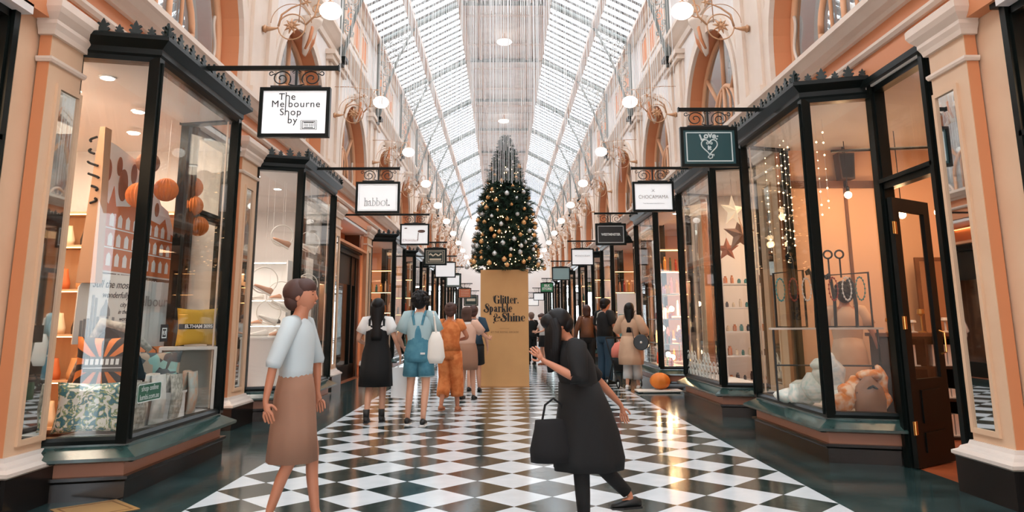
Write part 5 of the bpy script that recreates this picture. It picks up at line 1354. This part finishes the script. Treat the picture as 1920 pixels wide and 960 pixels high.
o = thing('floor_plaque', 'small tan diamond plaque set in the dark floor, bottom left of the photo', 'plaque', (-3.08, 5.72, 0)); MB().poly([(-.33, 0, .001), (0, -.3, .001), (.33, 0, .001), (0, .3, .001)], (0, 0, .004)).build('plate', mat('tan_brass_plate', lin(190, 150, 96), .3, metal=.3), o); MB().ring([(-.28, 0, .005), (0, -.25, .005), (.28, 0, .005), (0, .25, .005)], [(-.26, 0, .005), (0, -.23, .005), (.26, 0, .005), (0, .23, .005)], (0, 0, .001)).build('border_line', mat('brown_line', lin(120, 84, 50), .4), o)

# generic goods behind the far windows so the shops read as full
FM = JM+[TM[0], TM[1], OFFW, CORK]; FN = JN+['gold', 'red', 'white', 'tan']
k_ = 0
for s, B_ in ((-1, LB[:3]), (1, RB[:3])):
    for i, (a, e) in enumerate(B_):
        u = shelf_unit('tall shelves in the far %s shop window, %s from the camera' % (SIDE[s], ORD[i+2]), (s*3.75, e-.15, 0), .8, 3.0, .35, [.45, 1.05, 1.65, 2.25, 2.9], DARKW, 0, False, STRIP)
        for li, z in enumerate((.475, 1.075, 1.675, 2.275)): jars('vase', 'on the %s shelf of the %s far %s window' % (wn_[li], ORD[i+2], SIDE[s]), s*3.75-.28, e-.22, z, 5, .14, FM, FN, (1, 0), 'vases in the far windows', 60+k_, (.2, .4), 'vase', 'vase'); k_ += 1

# ================================================================== PEOPLE
def cloth(name, rgb, rough=.85, n=None): return mat('cloth_'+name, lin(*rgb), rough, noise=n)
def person(label, loc, rz, H=1.7, pose=None, skin=SKIN, bow=0.0, lean=0.0, hair='short', hair_m=HAIR, build=1.0, group=None):
    """figure in its own space at 1.7 m: faces +y, left is -x. pose gives elbow, wrist, finger direction, knee, ankle per side"""
    P = dict(eL=(-.26, -.02, 1.12), wL=(-.28, .08, .88), fL=(0, .25, -1), eR=(.26, -.02, 1.12), wR=(.28, .08, .88), fR=(0, .25, -1),
             kL=(-.1, .02, .5), aL=(-.1, -.02, .08), kR=(.1, .02, .5), aR=(.1, -.02, .08), curl=.35)
    P.update(pose or {})
    o = thing('person', label, 'person', loc, rz); o.scale = (H/1.7,)*3
    V = Vector; ln = lambda z: lean*max(0, z-.95)   # forward lean of the torso
    b = build
    pts = []; rad = []; ed = []
    def add(p, r, par=None):
        pts.append(V(p)); rad.append(r); i = len(pts)-1
        if par is not None: ed.append((par, i))
        return i
    T = lambda x, y, z: (x, y+ln(z), z)
    pel = add((0, 0, .95), (.135*b, .1*b)); wa = add(T(0, .0, 1.1), (.115*b, .088*b), pel); ch = add(T(0, 0, 1.27), (.135*b, .1*b), wa)
    up = add(T(0, 0, 1.38), (.1*b, .08*b), ch)
    nk = add(T(0, .01, 1.455), (.05, .05), up)
    fwd = bow
    hb = V(T(0, .01, 1.5)); ax = V((0, math.sin(fwd), math.cos(fwd))); fr = V((0, math.cos(fwd), -math.sin(fwd)))
    def Hd(x, y, z): return hb+V((x, 0, 0))+fr*y+ax*z
    h0 = add(Hd(0, .02, .02), (.056, .06), nk); h1 = add(Hd(0, .03, .075), (.072, .085), h0); h2 = add(Hd(0, .015, .135), (.078, .096), h1); h3 = add(Hd(0, 0, .175), (.06, .07), h2)
    for s, k in ((-1, 'L'), (1, 'R')):
        sh = add(T(s*.165*b, 0, 1.385), (.052*b, .052*b), up)
        el = add(P['e'+k], (.036*b, .036*b), sh); mid = (V(P['e'+k])+V(P['w'+k]))/2; fa = add(mid, (.034*b, .032*b), el)
        w = V(P['w'+k]); wr = add(w, (.021, .021), fa)
        fd = V(P['f'+k]).normalized(); side = V((s, 0, 0)); side = (side-fd*side.dot(fd))
        side = side.normalized() if side.length > .1 else V((0, 1, 0)); nrm = fd.cross(side).normalized(); pw = nrm     # palm lies in fd / pw
        pw = P.get('p'+k) and V(P['p'+k]).normalized() or pw
        pm = add(w+fd*.045, (.018, .018), wr)
        for j, (off, L_) in enumerate(((-.03, .062), (-.01, .074), (.01, .07), (.03, .055))):
            a = add(w+fd*.085+pw*off, (.0105, .0105), pm); cu = side*(-P['curl']); d2 = (fd+cu*.5).normalized(); d3 = (fd+cu*1.3).normalized()
            q = add(w+fd*.085+pw*off+d2*L_*.5, (.0085, .0085), a); add(w+fd*.085+pw*off+d2*L_*.5+d3*L_*.5, (.0072, .0072), q)
        a = add(w+fd*.03-pw*.032-side*.005, (.011, .011), pm); q = add(w+fd*.055-pw*.052-side*.012, (.009, .009), a); add(w+fd*.08-pw*.058-side*.02, (.0078, .0078), q)
        hp = add((s*.085*b, 0, .9), (.088*b, .092*b), pel)
        kn = add(P['k'+k], (.052*b, .055*b), hp); cf = add((V(P['k'+k])*.62+V(P['a'+k])*.38)+V((0, -.015, 0)), (.05*b, .052*b), kn)
        an = add(P['a'+k], (.032, .034), cf); ft = V(P['a'+k]); add(ft+V((0, .09, -.045)), (.032, .024), an)
    me = bpy.data.meshes.new('body'); me.from_pydata([tuple(p) for p in pts], ed, []); me.materials.append(skin)
    ob = bpy.data.objects.new('body', me); COL.objects.link(ob)
    md = ob.modifiers.new('skin', 'SKIN'); md.use_smooth_shade = True
    sk = me.skin_vertices[0].data
    for i, r in enumerate(rad): sk[i].radius = r; sk[i].use_root = (i == 0)
    sb = ob.modifiers.new('smooth', 'SUBSURF'); sb.levels = 1; sb.render_levels = 1
    # bake the continuous surface into a plain mesh
    dg = bpy.context.evaluated_depsgraph_get(); m2 = bpy.data.meshes.new_from_object(ob.evaluated_get(dg))
    bpy.data.objects.remove(ob)
    b0 = MB(); b0.v = [tuple(v.co) for v in m2.vertices]; b0.f = [tuple(p.vertices) for p in m2.polygons]
    # head: skull, cheeks and jaw shaped round the neck's upper end
    nu, nv = 22, 16; hv = []; hf = []
    for j in range(nv+1):
        a = -PI/2+PI*j/nv; zz = math.sin(a); ca = math.cos(a)
        for k in range(nu):
            t = 2*PI*k/nu; x = .078*ca*math.cos(t); y = .1*ca*math.sin(t); z = .118*zz
            if zz < 0:
                x *= 1+.22*zz; y *= 1+(.06 if y > 0 else .35)*zz
                if y > 0: y += .012*(-zz)
            elif y > 0: y *= 1-.08*zz
            hv.append(Hd(x, .016+y, .1+z))
    for j in range(nv):
        for k in range(nu): hf.append((j*nu+k, j*nu+(k+1) % nu, (j+1)*nu+(k+1) % nu, (j+1)*nu+k))
    b0.add(hv, hf)
    # nose, lips and ears on the same surface object
    b0.tube([Hd(0, .106, .118), Hd(0, .116, .096), Hd(0, .125, .08), Hd(0, .112, .072)], [.005, .008, .01, .008], 8)
    for x, y, z, r in ((-.078, .005, .09, (.01, .02, .03)), (.078, .005, .09, (.01, .02, .03)), (0, .112, .046, (.02, .008, .008))):
        c = Hd(x, y, z); b0.ball(c, r, 8, 6)
    b0.build('body', skin, o, smooth=True)
    f = MB()
    for x in (-.03, .03): f.ball(Hd(x, .1, .107), (.011, .008, .006), 8, 6); f.tube([Hd(x-.016, .101, .128), Hd(x, .106, .132), Hd(x+.016, .101, .128)], .003, 5)
    f.ball(Hd(0, .117, .046), (.017, .005, .0025), 8, 4); f.build('eyes_and_mouth', mat('dark_brown_features', lin(84, 44, 38), .6), o, smooth=True)
    o['hd'] = 0; del o['hd']
    # hair
    hr = MB()
    def hair_ball(c, r, nu=18, nv=12): hr.ball(c, r, nu, nv)
    if hair != 'none':
        hair_ball(Hd(0, -.028, .128), (.1, .108, .1)); hair_ball(Hd(0, -.05, .07), (.086, .07, .08)); hair_ball(Hd(0, .022, .16), (.082, .092, .07))
    if hair == 'curly':
        r_ = random.Random(1)
        for i in range(60):
            a = r_.uniform(0, 2*PI); t = r_.uniform(-.5, 1.4); rr_ = .1
            c = Hd(rr_*math.cos(a)*math.cos(t), -.02+rr_*math.sin(a)*math.cos(t)*(1 if math.sin(a) < .3 else .55), .12+rr_*math.sin(t)); hr.ball(c, r_.uniform(.022, .036), 6, 5)
    if hair == 'long':
        n = 9; rings = []
        for i in range(n):
            t = i/(n-1); z = .15-.52*t; c = Hd(0, -.05-.035*math.sin(t*2), z) if i < 3 else Hd(0, -.05, .15-.52*2/(n-1))+V((0, -.05*math.sin((t-.25)*2)-ln(1.5)*t*.5, -.52*(t-2/(n-1))))
            rings.append((c.x, c.y, c.z, .098-.02*t+.012*math.sin(t*9), .068-.015*t))
        hr.loft(rings, 16)
    if hair in ('bun', 'up'):
        hair_ball(Hd(0, -.1, .2) if hair == 'bun' else Hd(0, -.09, .17), (.05, .05, .045), 12, 8)
        r_ = random.Random(2)
        for i in range(16): hr.ball(Hd(r_.uniform(-.08, .08), r_.uniform(-.1, .0), r_.uniform(.06, .2)), .03, 6, 5)
    if hair == 'bob': hr.loft([(*(Hd(0, -.03, .15-.2*i/5)), .098+.006*math.sin(i), .085) for i in range(6)], 16)
    if hair == 'fall':   # hair hanging forward over a bowed face
        for i in range(14):
            a = -1.3+2.6*i/13; x = .09*math.sin(a); y = .02+.085*math.cos(a)
            st = Hd(x*.9, y*.6-.02, .18); hr.tube([st, Hd(x, y, .1), Hd(x, y+.01, .1)+V((0, 0, -.12)), Hd(x*.8, y, .1)+V((0, .0, -.3))], [.03, .036, .034, .016], 7)
    if hr.v: hr.build('hair', hair_m, o, smooth=True)
    P['T'] = T; P['Hd'] = Hd; P['b'] = b; P['ln'] = ln
    return o, P
def sleeve(o, P, k, m, to=.6, name='sleeve', r0=.075, r1=.062):
    s = -1 if k == 'L' else 1; b = P['b']; S = Vector(P['T'](s*.15*b, 0, 1.4)); E = Vector(P['e'+k]); W = Vector(P['w'+k])
    pts = [S+Vector((-s*.05, 0, .0)), S]+[S+(E-S)*t for t in (.35, min(1, to))]; rr = [r0*.9*b, r0*b, (r0+r1)/2*b, r1*b]
    if to > 1: pts[-1] = E; pts += [E+(W-E)*min(1, to-1)]; rr[-1] = r1*b*.95; rr += [r1*.8*b]
    MB().tube(pts, rr, 14).build(name, m, o, smooth=True)
def top(o, P, m, z0, name='t_shirt', w=1.0, rows=None):
    b = P['b']*w; ln = P['ln']
    R = rows or [(.95, .178, .13), (1.08, .15, .118), (1.2, .165, .125), (1.3, .178, .125), (1.385, .165, .1), (1.43, .09, .07), (1.45, .062, .06)]
    MB().loft([(0, ln(z), z, rx*b, ry*b) for z, rx, ry in [(z0, R[0][1] if z0 < 1.0 else .15, R[0][2] if z0 < 1.0 else .118)]+[r for r in R if r[0] > z0+.02]], 20).build(name, m, o, smooth=True)
def skirt(o, P, m, rows, name='skirt', folds=0, cy=0):
    n = 40; b0 = MB(); v = []; f = []
    for z, rx, ry, dx, dy in rows:
        k_ = (rows[0][0]-z)/(rows[0][0]-rows[-1][0]+1e-6)
        v += [(dx+rx*P['b']*(1+folds*k_*math.sin(8*2*PI*k/n))*math.cos(2*PI*k/n), P['ln'](z)+dy+ry*P['b']*(1+folds*k_*math.sin(8*2*PI*k/n))*math.sin(2*PI*k/n), z) for k in range(n)]
    for i in range(len(rows)-1):
        for k in range(n): f.append((i*n+k, i*n+(k+1) % n, (i+1)*n+(k+1) % n, (i+1)*n+k))
    f += [tuple(range(n)), tuple((len(rows)-1)*n+k for k in range(n))[::-1]]
    b0.add(v, f).build(name, m, o, smooth=True)
def trouser(o, P, k, m, to=1.0, r=(.1, .075, .062), name='trouser_leg'):
    s = -1 if k == 'L' else 1; b = P['b']; H_ = Vector((s*.085*b, 0, .93)); K = Vector(P['k'+k]); A = Vector(P['a'+k])
    pts = [H_, H_*.5+K*.5]; rr = [r[0]*b, (r[0]+r[1])/2*b]
    if to <= .5: pts = [H_, H_*(1-to*2*.5)+K*to*2*.5, H_*(1-to*2)+K*to*2] if to < .5 else pts+[K]; rr = [r[0]*b, (r[0]+r[1])/2*b, r[1]*b*1.05]
    else: pts += [K, K*.5+A*.5, K*(1-(to-.5)*2)+A*(to-.5)*2]; rr += [r[1]*b, (r[1]+r[2])/2*b, r[2]*b]
    MB().tube(pts, rr, 14).build(name, m, o, smooth=True)
def hips(o, P, m, name='shorts_seat'):
    b = P['b']; MB().loft([(0, 0, .82, .15*b, .11*b), (0, 0, .9, .182*b, .13*b), (0, 0, .98, .172*b, .125*b), (0, P['ln'](1.06), 1.06, .15*b, .115*b)], 18).build(name, m, o, smooth=True)
def shoes(o, P, m, sole=None, high=0):
    for k in 'LR':
        A = Vector(P['a'+k]); z = A.z-.08
        secs = [(-.07, .03, .05), (-.03, .038, .07), (.03, .04, .06), (.09, .046, .042), (.14, .042, .034), (.175, .022, .02)]
        v = []; f = []; n = 10
        for y, w, h in secs: v += [(A.x+w*math.cos(2*PI*i/n), A.y+y, z+max(.012, .015+h*(.5+.6*math.sin(2*PI*i/n)))) for i in range(n)]
        for j in range(len(secs)-1):
            for i in range(n): f.append((j*n+i, j*n+(i+1) % n, (j+1)*n+(i+1) % n, (j+1)*n+i))
        f += [tuple(range(n))[::-1], tuple((len(secs)-1)*n+i for i in range(n))]
        b0 = MB().add(v, f)
        if high: b0.tube([A+Vector((0, 0, -.03)), A+Vector((0, -.005, high))], [.042, .045], 12)
        s_ = b0.build('shoe', m, o, smooth=True)
        MB().poly([(A.x+x, A.y+y, z+.0) for x, y in ((-.032, -.075), (.032, -.075), (.046, .09), (.03, .18), (-.03, .18), (-.046, .09))], (0, 0, .016)).build('sole', sole or m, s_)

BLKD = cloth('black_dress', (9, 10, 11)); WHT = cloth('white_tee', (226, 222, 218)); DEN = cloth('denim', (66, 122, 142), n=(14, lin(84, 140, 158), .4, .7)); LBLU = cloth('pale_blue_tee', (166, 190, 194))
NAVY = cloth('navy', (34, 60, 78)); TAN = cloth('tan_linen', (206, 168, 138), n=(3, lin(190, 150, 122), .4, .7)); RUSTC = cloth('rust_orange', (190, 100, 44), n=(9, lin(214, 128, 70), .4, .6)); BRN = cloth('brown_skirt', (150, 110, 88))
SHB = mat('black_shoe', lin(20, 22, 22), .5); SHW = mat('white_shoe', lin(226, 222, 216), .5)
W1 = dict(kL=(-.08, .1, .52), aL=(-.09, .0, .1), kR=(.09, .12, .53), aR=(.1, .16, .08))

# 1 woman in black dress, walking away with a white carrier bag
o, P = person('woman in white T-shirt and black pinafore dress with long black hair, walking away', (-1.83, 10.36, 0), .05, 1.66, dict(W1, eL=(-.27, .02, 1.14), wL=(-.2, .2, 1.08), fL=(.3, 1, -.1), eR=(.27, -.05, 1.13), wR=(.33, .04, .93), fR=(.05, .1, -1), kL=(-.09, .0, .5), aL=(-.1, -.16, .1), kR=(.09, .1, .53), aR=(.08, .1, .08)), hair='long')
top(o, P, WHT, 1.2); sleeve(o, P, 'L', WHT, .62, r0=.085, r1=.085); sleeve(o, P, 'R', WHT, .62, r0=.085, r1=.085)
skirt(o, P, BLKD, [(1.34, .14, .125, 0, 0), (1.25, .165, .128, 0, 0), (1.08, .165, .13, 0, 0), (.95, .2, .15, 0, 0), (.75, .22, .18, 0, -.01), (.5, .235, .2, 0, -.02)], 'pinafore_dress', .03)
b = MB()
for s in (-1, 1): b.tube([(s*.1, -.09, 1.33), (s*.1, -.085, 1.42), (s*.09, 0, 1.455), (s*.1, .09, 1.4), (s*.1, .11, 1.3)], .016, 6)
b.build('dress_straps', BLKD, o); shoes(o, P, SHB, high=.1)
def carrier(label, loc, w, h, d, m, rz=0, hh=.16, cat='bag', name='shopping_bag'):
    o = thing(name, label, cat, loc, rz)
    MB().loft([(0, 0, 0, w*.5, d*.5), (0, 0, h*.1, w*.52, d*.55), (0, 0, h*.75, w*.5, d*.45), (0, 0, h, w*.46, d*.12)], 4).xf(Matrix.Identity(4)).build('body', m, o) if False else MB().add([(-w/2, -d/2, 0), (w/2, -d/2, 0), (w/2, d/2, 0), (-w/2, d/2, 0), (-w*.47, -d*.3, h), (w*.47, -d*.3, h), (w*.47, d*.3, h), (-w*.47, d*.3, h)], [(0, 3, 2, 1), (0, 1, 5, 4), (1, 2, 6, 5), (2, 3, 7, 6), (3, 0, 4, 7), (4, 5, 6, 7)]).build('bag_body', m, o)
    for s in (-1, 1): MB().tube([(-w*.2, s*d*.3, h-.02), (-w*.12, s*d*.15, h+hh*.7), (0, 0, h+hh), (w*.12, s*d*.15, h+hh*.7), (w*.2, s*d*.3, h-.02)], .006, 6).build('handle', m, o)
    return o
carrier('shiny white carrier bag hanging from the hand of the woman in the black dress', (-1.48, 10.44, .33), .3, .4, .14, mat('white_plastic', lin(226, 226, 224), .25), .1, .16)
# 2 woman in denim dungaree shorts
o, P = person('woman in pale blue T-shirt and denim dungaree shorts with short curly black hair', (-1.22, 10.17, 0), -.05, 1.74, dict(eL=(-.28, .0, 1.12), wL=(-.25, .18, .98), fL=(.1, 1, -.3), eR=(.27, .06, 1.13), wR=(.22, .22, 1.2), fR=(0, .6, .6), kL=(-.11, .03, .5), aL=(-.14, .0, .08), kR=(.1, -.01, .5), aR=(.08, -.1, .08)), hair='curly')
top(o, P, LBLU, 1.0, w=1.06); sleeve(o, P, 'L', LBLU, .75, r0=.09, r1=.085); sleeve(o, P, 'R', LBLU, .75, r0=.09, r1=.085)
skirt(o, P, DEN, [(1.3, .075, .125, 0, -.006), (1.2, .11, .13, 0, -.006), (1.1, .15, .128, 0, 0), (.98, .185, .14, 0, 0), (.86, .2, .15, 0, 0), (.8, .19, .14, 0, 0)], 'dungarees')
for k in 'LR': trouser(o, P, k, DEN, .36, (.112, .112, .1), 'shorts_leg')
b = MB()
for s in (-1, 1): b.tube([(s*.05, -.125, 1.28), (s*.075, -.11, 1.4), (s*.08, -.01, 1.46), (s*.07, .1, 1.4), (s*.07, .13, 1.3)], .017, 6)
b.build('dungaree_straps', DEN, o); MB().box(.04, .1, -.152, -.14, .9, .925).build('pocket_patch', WHT, o)
for k in 'LR':
    K = Vector((-.085 if k == 'L' else .085, 0, .93))*(1-.72)+Vector(P['k'+k])*.72; MB().tube([K+Vector((0, 0, .025)), K+Vector((0, 0, -.012))], .108, 14).build('rolled_cuff', LBLU, o, smooth=True)
shoes(o, P, SHB, SHW)
o = thing('tote_bag', 'off white cloth tote bag on the shoulder of the woman in denim dungarees', 'bag', (-.99, 10.1, .8), .2)
MB().loft([(0, 0, 0, .09, .05), (0, 0, .08, .13, .07), (0, 0, .3, .1, .06), (0, 0, .42, .05, .03)], 14).build('bag_body', OFFW, o, smooth=True); MB().tube([(.0, -.02, .4), (-.03, -.03, .62), (-.04, 0, .68), (-.02, .05, .6), (.02, .02, .4)], .014, 8).build('strap', OFFW, o)
# 3 woman in rust jumpsuit
o, P = person('woman in a rust orange jumpsuit with brown hair pinned up, seen from behind', (-.9, 11.5, 0), -.15, 1.63, dict(W1, eL=(-.29, .06, 1.16), wL=(-.22, .2, 1.0), fL=(.3, .8, -.4), eR=(.28, .08, 1.16), wR=(.12, .2, 1.12), fR=(-.6, .4, 0), kL=(-.09, .12, .52), aL=(-.1, -.14, .12)), skin=SKIN2, hair='up', hair_m=mat('brown_hair', lin(70, 42, 34), .6), lean=.1)
top(o, P, RUSTC, .96, 'jumpsuit_top', 1.03); sleeve(o, P, 'L', RUSTC, .5); sleeve(o, P, 'R', RUSTC, .5); hips(o, P, RUSTC, 'jumpsuit_seat')
for k in 'LR': trouser(o, P, k, RUSTC, .82, (.12, .115, .1), 'jumpsuit_leg')
shoes(o, P, cloth('tan_sandal', (170, 110, 80)))
# 4 person in pale pink top and brown shorts
o, P = person('person in pale peach top and brown skirt with white collar, beside the tan box', (-.72, 13.2, 0), -.2, 1.6, dict(W1, eL=(-.3, .02, 1.14), wL=(-.3, .14, .95), eR=(.3, .1, 1.2), wR=(.36, .28, 1.12), fR=(.3, .8, .1)), hair='bob', hair_m=cloth('brown_bob', (80, 56, 46)), build=1.05)
top(o, P, cloth('pale_peach_top', (220, 178, 156)), 1.0, 'blouse', 1.08); sleeve(o, P, 'L', cloth('pale_peach_top', (220, 178, 156)), .8, r0=.09, r1=.085); sleeve(o, P, 'R', cloth('pale_peach_top', (220, 178, 156)), .8, r0=.09, r1=.085)
skirt(o, P, BRN, [(1.04, .17, .13, 0, 0), (.9, .2, .15, 0, 0), (.7, .21, .16, 0, 0), (.56, .2, .16, 0, 0)], 'skirt'); shoes(o, P, SHB)
MB().loft([(0, 0, 1.38, .16, .11), (0, 0, 1.42, .12, .1), (0, 0, 1.465, .075, .07)], 16).build('white_collar', WHT, o, smooth=True)
# 5 person in navy
o, P = person('person in a navy top and dark shorts walking just in front of the tan box', (-.66, 14.7, 0), -.1, 1.66, dict(W1, eL=(-.3, .02, 1.14), wL=(-.3, .1, .9)), hair='short', hair_m=mat('brown_hair', lin(70, 42, 34), .6), build=1.08)
top(o, P, NAVY, .95, 'sweater', 1.1); sleeve(o, P, 'L', NAVY, .8, r0=.1, r1=.09); sleeve(o, P, 'R', NAVY, .8, r0=.1, r1=.09); hips(o, P, BLKD, 'shorts_seat')
for k in 'LR': trouser(o, P, k, BLKD, .46, (.12, .115, .1), 'shorts_leg')
shoes(o, P, SHB)
# 6, 7 far couple
o, P = person('man in a black suit standing far beyond the tan box', (.88, 24.6, 0), .3, 1.66, dict(), hair='short', hair_m=cloth('grey_hair', (120, 96, 84)))
top(o, P, BLKD, .9, 'jacket', 1.15); [sleeve(o, P, k, BLKD, 1.9, r0=.08, r1=.07) for k in 'LR']; [trouser(o, P, k, BLKD, 1.0, (.11, .085, .075)) for k in 'LR']; hips(o, P, BLKD, 'trouser_seat'); shoes(o, P, SHB)
o, P = person('woman in white top and black skirt looking down, far beyond the tan box', (1.24, 24.0, 0), 2.0, 1.62, dict(eL=(-.24, .1, 1.14), wL=(-.1, .28, 1.08), fL=(.3, .8, .2), eR=(.24, .1, 1.14), wR=(.1, .28, 1.08), fR=(-.3, .8, .2)), hair='bob', hair_m=mat('brown_hair', lin(70, 42, 34), .6), bow=.5)
top(o, P, WHT, .98); [sleeve(o, P, k, WHT, .7) for k in 'LR']; skirt(o, P, BLKD, [(1.02, .15, .12, 0, 0), (.9, .19, .14, 0, 0), (.6, .21, .16, 0, 0)], 'skirt'); shoes(o, P, cloth('brown_boot', (140, 84, 56)), high=.15)
bag_thing('black shoulder bag behind the woman in the white top, far beyond the box', (1.52, 24.05, .78), .3, .34, .16, BLK)
# 8 woman in tan tunic with round black bag
o, P = person('woman in a loose tan tunic and grey trousers, near the orange window', (2.5, 14.95, 0), -.35, 1.7, dict(W1, eL=(-.28, .08, 1.16), wL=(-.24, .26, 1.2), fL=(.1, .7, .5), eR=(.3, .0, 1.14), wR=(.28, .14, .95)), hair='long')
top(o, P, TAN, 1.0, 'tunic_top', 1.12); [sleeve(o, P, k, TAN, 1.25, r0=.1, r1=.1) for k in 'LR']
skirt(o, P, TAN, [(1.06, .18, .14, 0, 0), (.9, .22, .17, 0, 0), (.65, .25, .19, 0, 0), (.5, .24, .19, 0, 0)], 'tunic_skirt', .04); [trouser(o, P, k, cloth('pale_grey_trouser', (190, 190, 188)), .86, (.1, .1, .095)) for k in 'LR']; shoes(o, P, SHW)
o = thing('round_handbag', 'round black handbag on the hip of the woman in the tan tunic', 'bag', (2.67, 14.68, .94), -.3)
b = MB(); b.loft([(0, 0, -.05, .14, .14), (0, 0, -.04, .155, .155), (0, 0, .04, .155, .155), (0, 0, .05, .14, .14)], 24); b.v = [(p[0], p[2], p[1]) for p in b.v]; b.build('disc_body', mat('black_leather', lin(18, 20, 22), .3), o, smooth=False)
MB().ball((0, -.055, 0), .025, 10, 6).build('clasp', SHW, o); MB().tube([(-.14, 0, .04), (-.2, .08, .3), (-.14, .24, .62), (.0, .3, .6), (.14, .1, .05)], .007, 6).build('strap', MATS['black_leather'], o)
# 9 man in black T-shirt
o, P = person('man in black T-shirt and jeans standing by the doorway on the right', (2.2, 16.5, 0), -.9, 1.84, dict(eL=(-.28, .05, 1.12), wL=(-.2, .24, .98), fL=(.2, 1, -.2), eR=(.28, .0, 1.12), wR=(.3, .12, .88)), skin=SKIN2, hair='short', bow=.25, build=1.1)
top(o, P, BLKD, .95, w=1.04); [sleeve(o, P, k, BLKD, .75, r0=.09, r1=.08) for k in 'LR']; hips(o, P, NAVY, 'jeans_seat'); [trouser(o, P, k, NAVY, 1.0, (.11, .085, .075)) for k in 'LR']; shoes(o, P, SHB)
MB().tube([(-.12, -.11, 1.2), (-.1, -.09, 1.42), (-.08, .0, 1.46), (-.1, .1, 1.4)], .014, 6).build('bag_strap', cloth('pale_strap', (190, 190, 180)), o)
# 10 person beyond him
o, P = person('person in brown clothes half hidden behind the man in the black T-shirt', (2.0, 18.2, 0), 0, 1.74, dict(), hair='bob', hair_m=mat('brown_hair', lin(70, 42, 34), .6))
top(o, P, DARKW, .95, 'sweater'); [sleeve(o, P, k, DARKW, 1.7) for k in 'LR']; hips(o, P, BLKD, 'trouser_seat'); [trouser(o, P, k, BLKD, 1.0, (.11, .085, .075)) for k in 'LR']; shoes(o, P, SHB)
# stroller
o = thing('pushchair', 'black pushchair with a pink hood beside the woman in the tan tunic', 'pushchair', (2.45, 15.72, 0), .2)
b = MB()
for s in (-1, 1): b.tube([(s*.22, -.35, .08), (s*.22, .05, .55), (s*.22, .4, 1.0)], .014, 8).tube([(s*.22, .3, .08), (s*.22, -.05, .55)], .014, 8)
b.tube([(-.22, .4, 1.0), (.22, .4, 1.0)], .018, 8).tube([(-.22, -.05, .3), (.22, -.05, .3)], .012, 6); b.build('frame', BLK, o)
MB().loft([(0, 0, .35, .17, .2), (0, -.02, .5, .2, .25), (0, -.02, .6, .2, .24)], 14).build('seat', BLK, o, smooth=True)
MB().loft([(0, .1, .6, .21, .2), (0, .08, .78, .2, .2), (0, .06, .9, .13, .13), (0, .05, .93, .03, .03)], 16).build('hood', cloth('coral_pink', (226, 130, 112)), o, smooth=True)
for s in (-1, 1):
    for y in (-.35, .3):
        b = MB().tube([(s*.24, y+.085*math.cos(t), .1+.085*math.sin(t)) for t in [2*PI*i/18 for i in range(18)]], .015, 6, closed=True); b.build('wheel', BLK, o)
        MB().tube([(s*.225, y, .1), (s*.255, y, .1)], .03, 8).build('hub', PALE, o)
# 11 foreground figure in black, head bowed, facing left
o, P = person('person in a loose black dress hurrying left with head bowed, nearest the camera', (.46, 5.05, 0), PI/2+.2, 1.42, dict(eL=(-.28, .12, 1.16), wL=(-.14, .36, 1.3), fL=(.3, .5, .6), eR=(.27, -.2, 1.13), wR=(.27, -.42, .9), fR=(.0, -.2, -1), pR=(0, 1, 0), kL=(-.09, .06, .5), aL=(-.08, .04, .08), kR=(.09, -.12, .5), aR=(.09, -.42, .2), curl=.5), skin=SKIN2, hair='fall', bow=.75, lean=.22, build=1.08)
top(o, P, BLKD, 1.0, 'dress_top', 1.15); sleeve(o, P, 'L', BLKD, 1.15, r0=.08, r1=.07); sleeve(o, P, 'R', BLKD, 1.05, r0=.08, r1=.07)
skirt(o, P, BLKD, [(1.12, .17, .15, 0, 0), (.95, .2, .19, 0, 0), (.75, .22, .24, 0, -.02), (.55, .23, .27, 0, -.03), (.46, .22, .26, 0, -.03)], 'dress_skirt', .05)
for k in 'LR': trouser(o, P, k, BLKD, .93, (.09, .062, .045), 'legging')
shoes(o, P, SHB)
bag_thing('soft black bag hanging in front of the hurrying person in black', (.25, 4.95, .45), .32, .26, .2, BLK, .3)
MATS_ = None
# 12 pale figure hurrying past on the left
o, P = person('person in pale grey top and brown skirt walking past at front left', (-1.5, 5.15, 0), -PI/2-.1, 1.62, dict(eL=(-.26, .06, 1.13), wL=(-.24, .08, .9), fL=(0, .3, -1), eR=(.26, -.06, 1.13), wR=(.27, -.1, .88), kL=(-.08, .12, .52), aL=(-.08, .16, .08), kR=(.09, .04, .5), aR=(.08, -.12, .1)), skin=SKIN2, hair='short', hair_m=mat('brown_hair', lin(70, 42, 34), .6), build=.92)
PB = cloth('pale_grey_blue', (190, 200, 202)); top(o, P, PB, 1.0, 'blouse', 1.05); [sleeve(o, P, k, PB, 1.1, r0=.075, r1=.065) for k in 'LR']
skirt(o, P, BRN, [(1.06, .15, .12, 0, 0), (.92, .18, .15, 0, 0), (.7, .18, .17, 0, 0), (.45, .19, .19, 0, .0)], 'skirt', .04); shoes(o, P, SHB)
# 13 woman inside the jewellery shop
o, P = person('woman in a beige dress with short dark hair seen through the jewellery shop glass', (4.06, 8.84, .0), -.25, 1.76, dict(eL=(-.25, .1, 1.14), wL=(-.2, .3, 1.05), fL=(.1, 1, 0), eR=(.29, .0, 1.12), wR=(.36, .08, .88)), skin=SKIN2, hair='curly')
top(o, P, TAN, 1.05, 'dress_top', 1.05); [sleeve(o, P, k, TAN, .6, r0=.085, r1=.08) for k in 'LR']
skirt(o, P, TAN, [(1.1, .15, .125, 0, 0), (.95, .19, .15, 0, 0), (.6, .23, .2, 0, 0), (.3, .25, .22, 0, 0)], 'dress_skirt', .05); shoes(o, P, SHB)
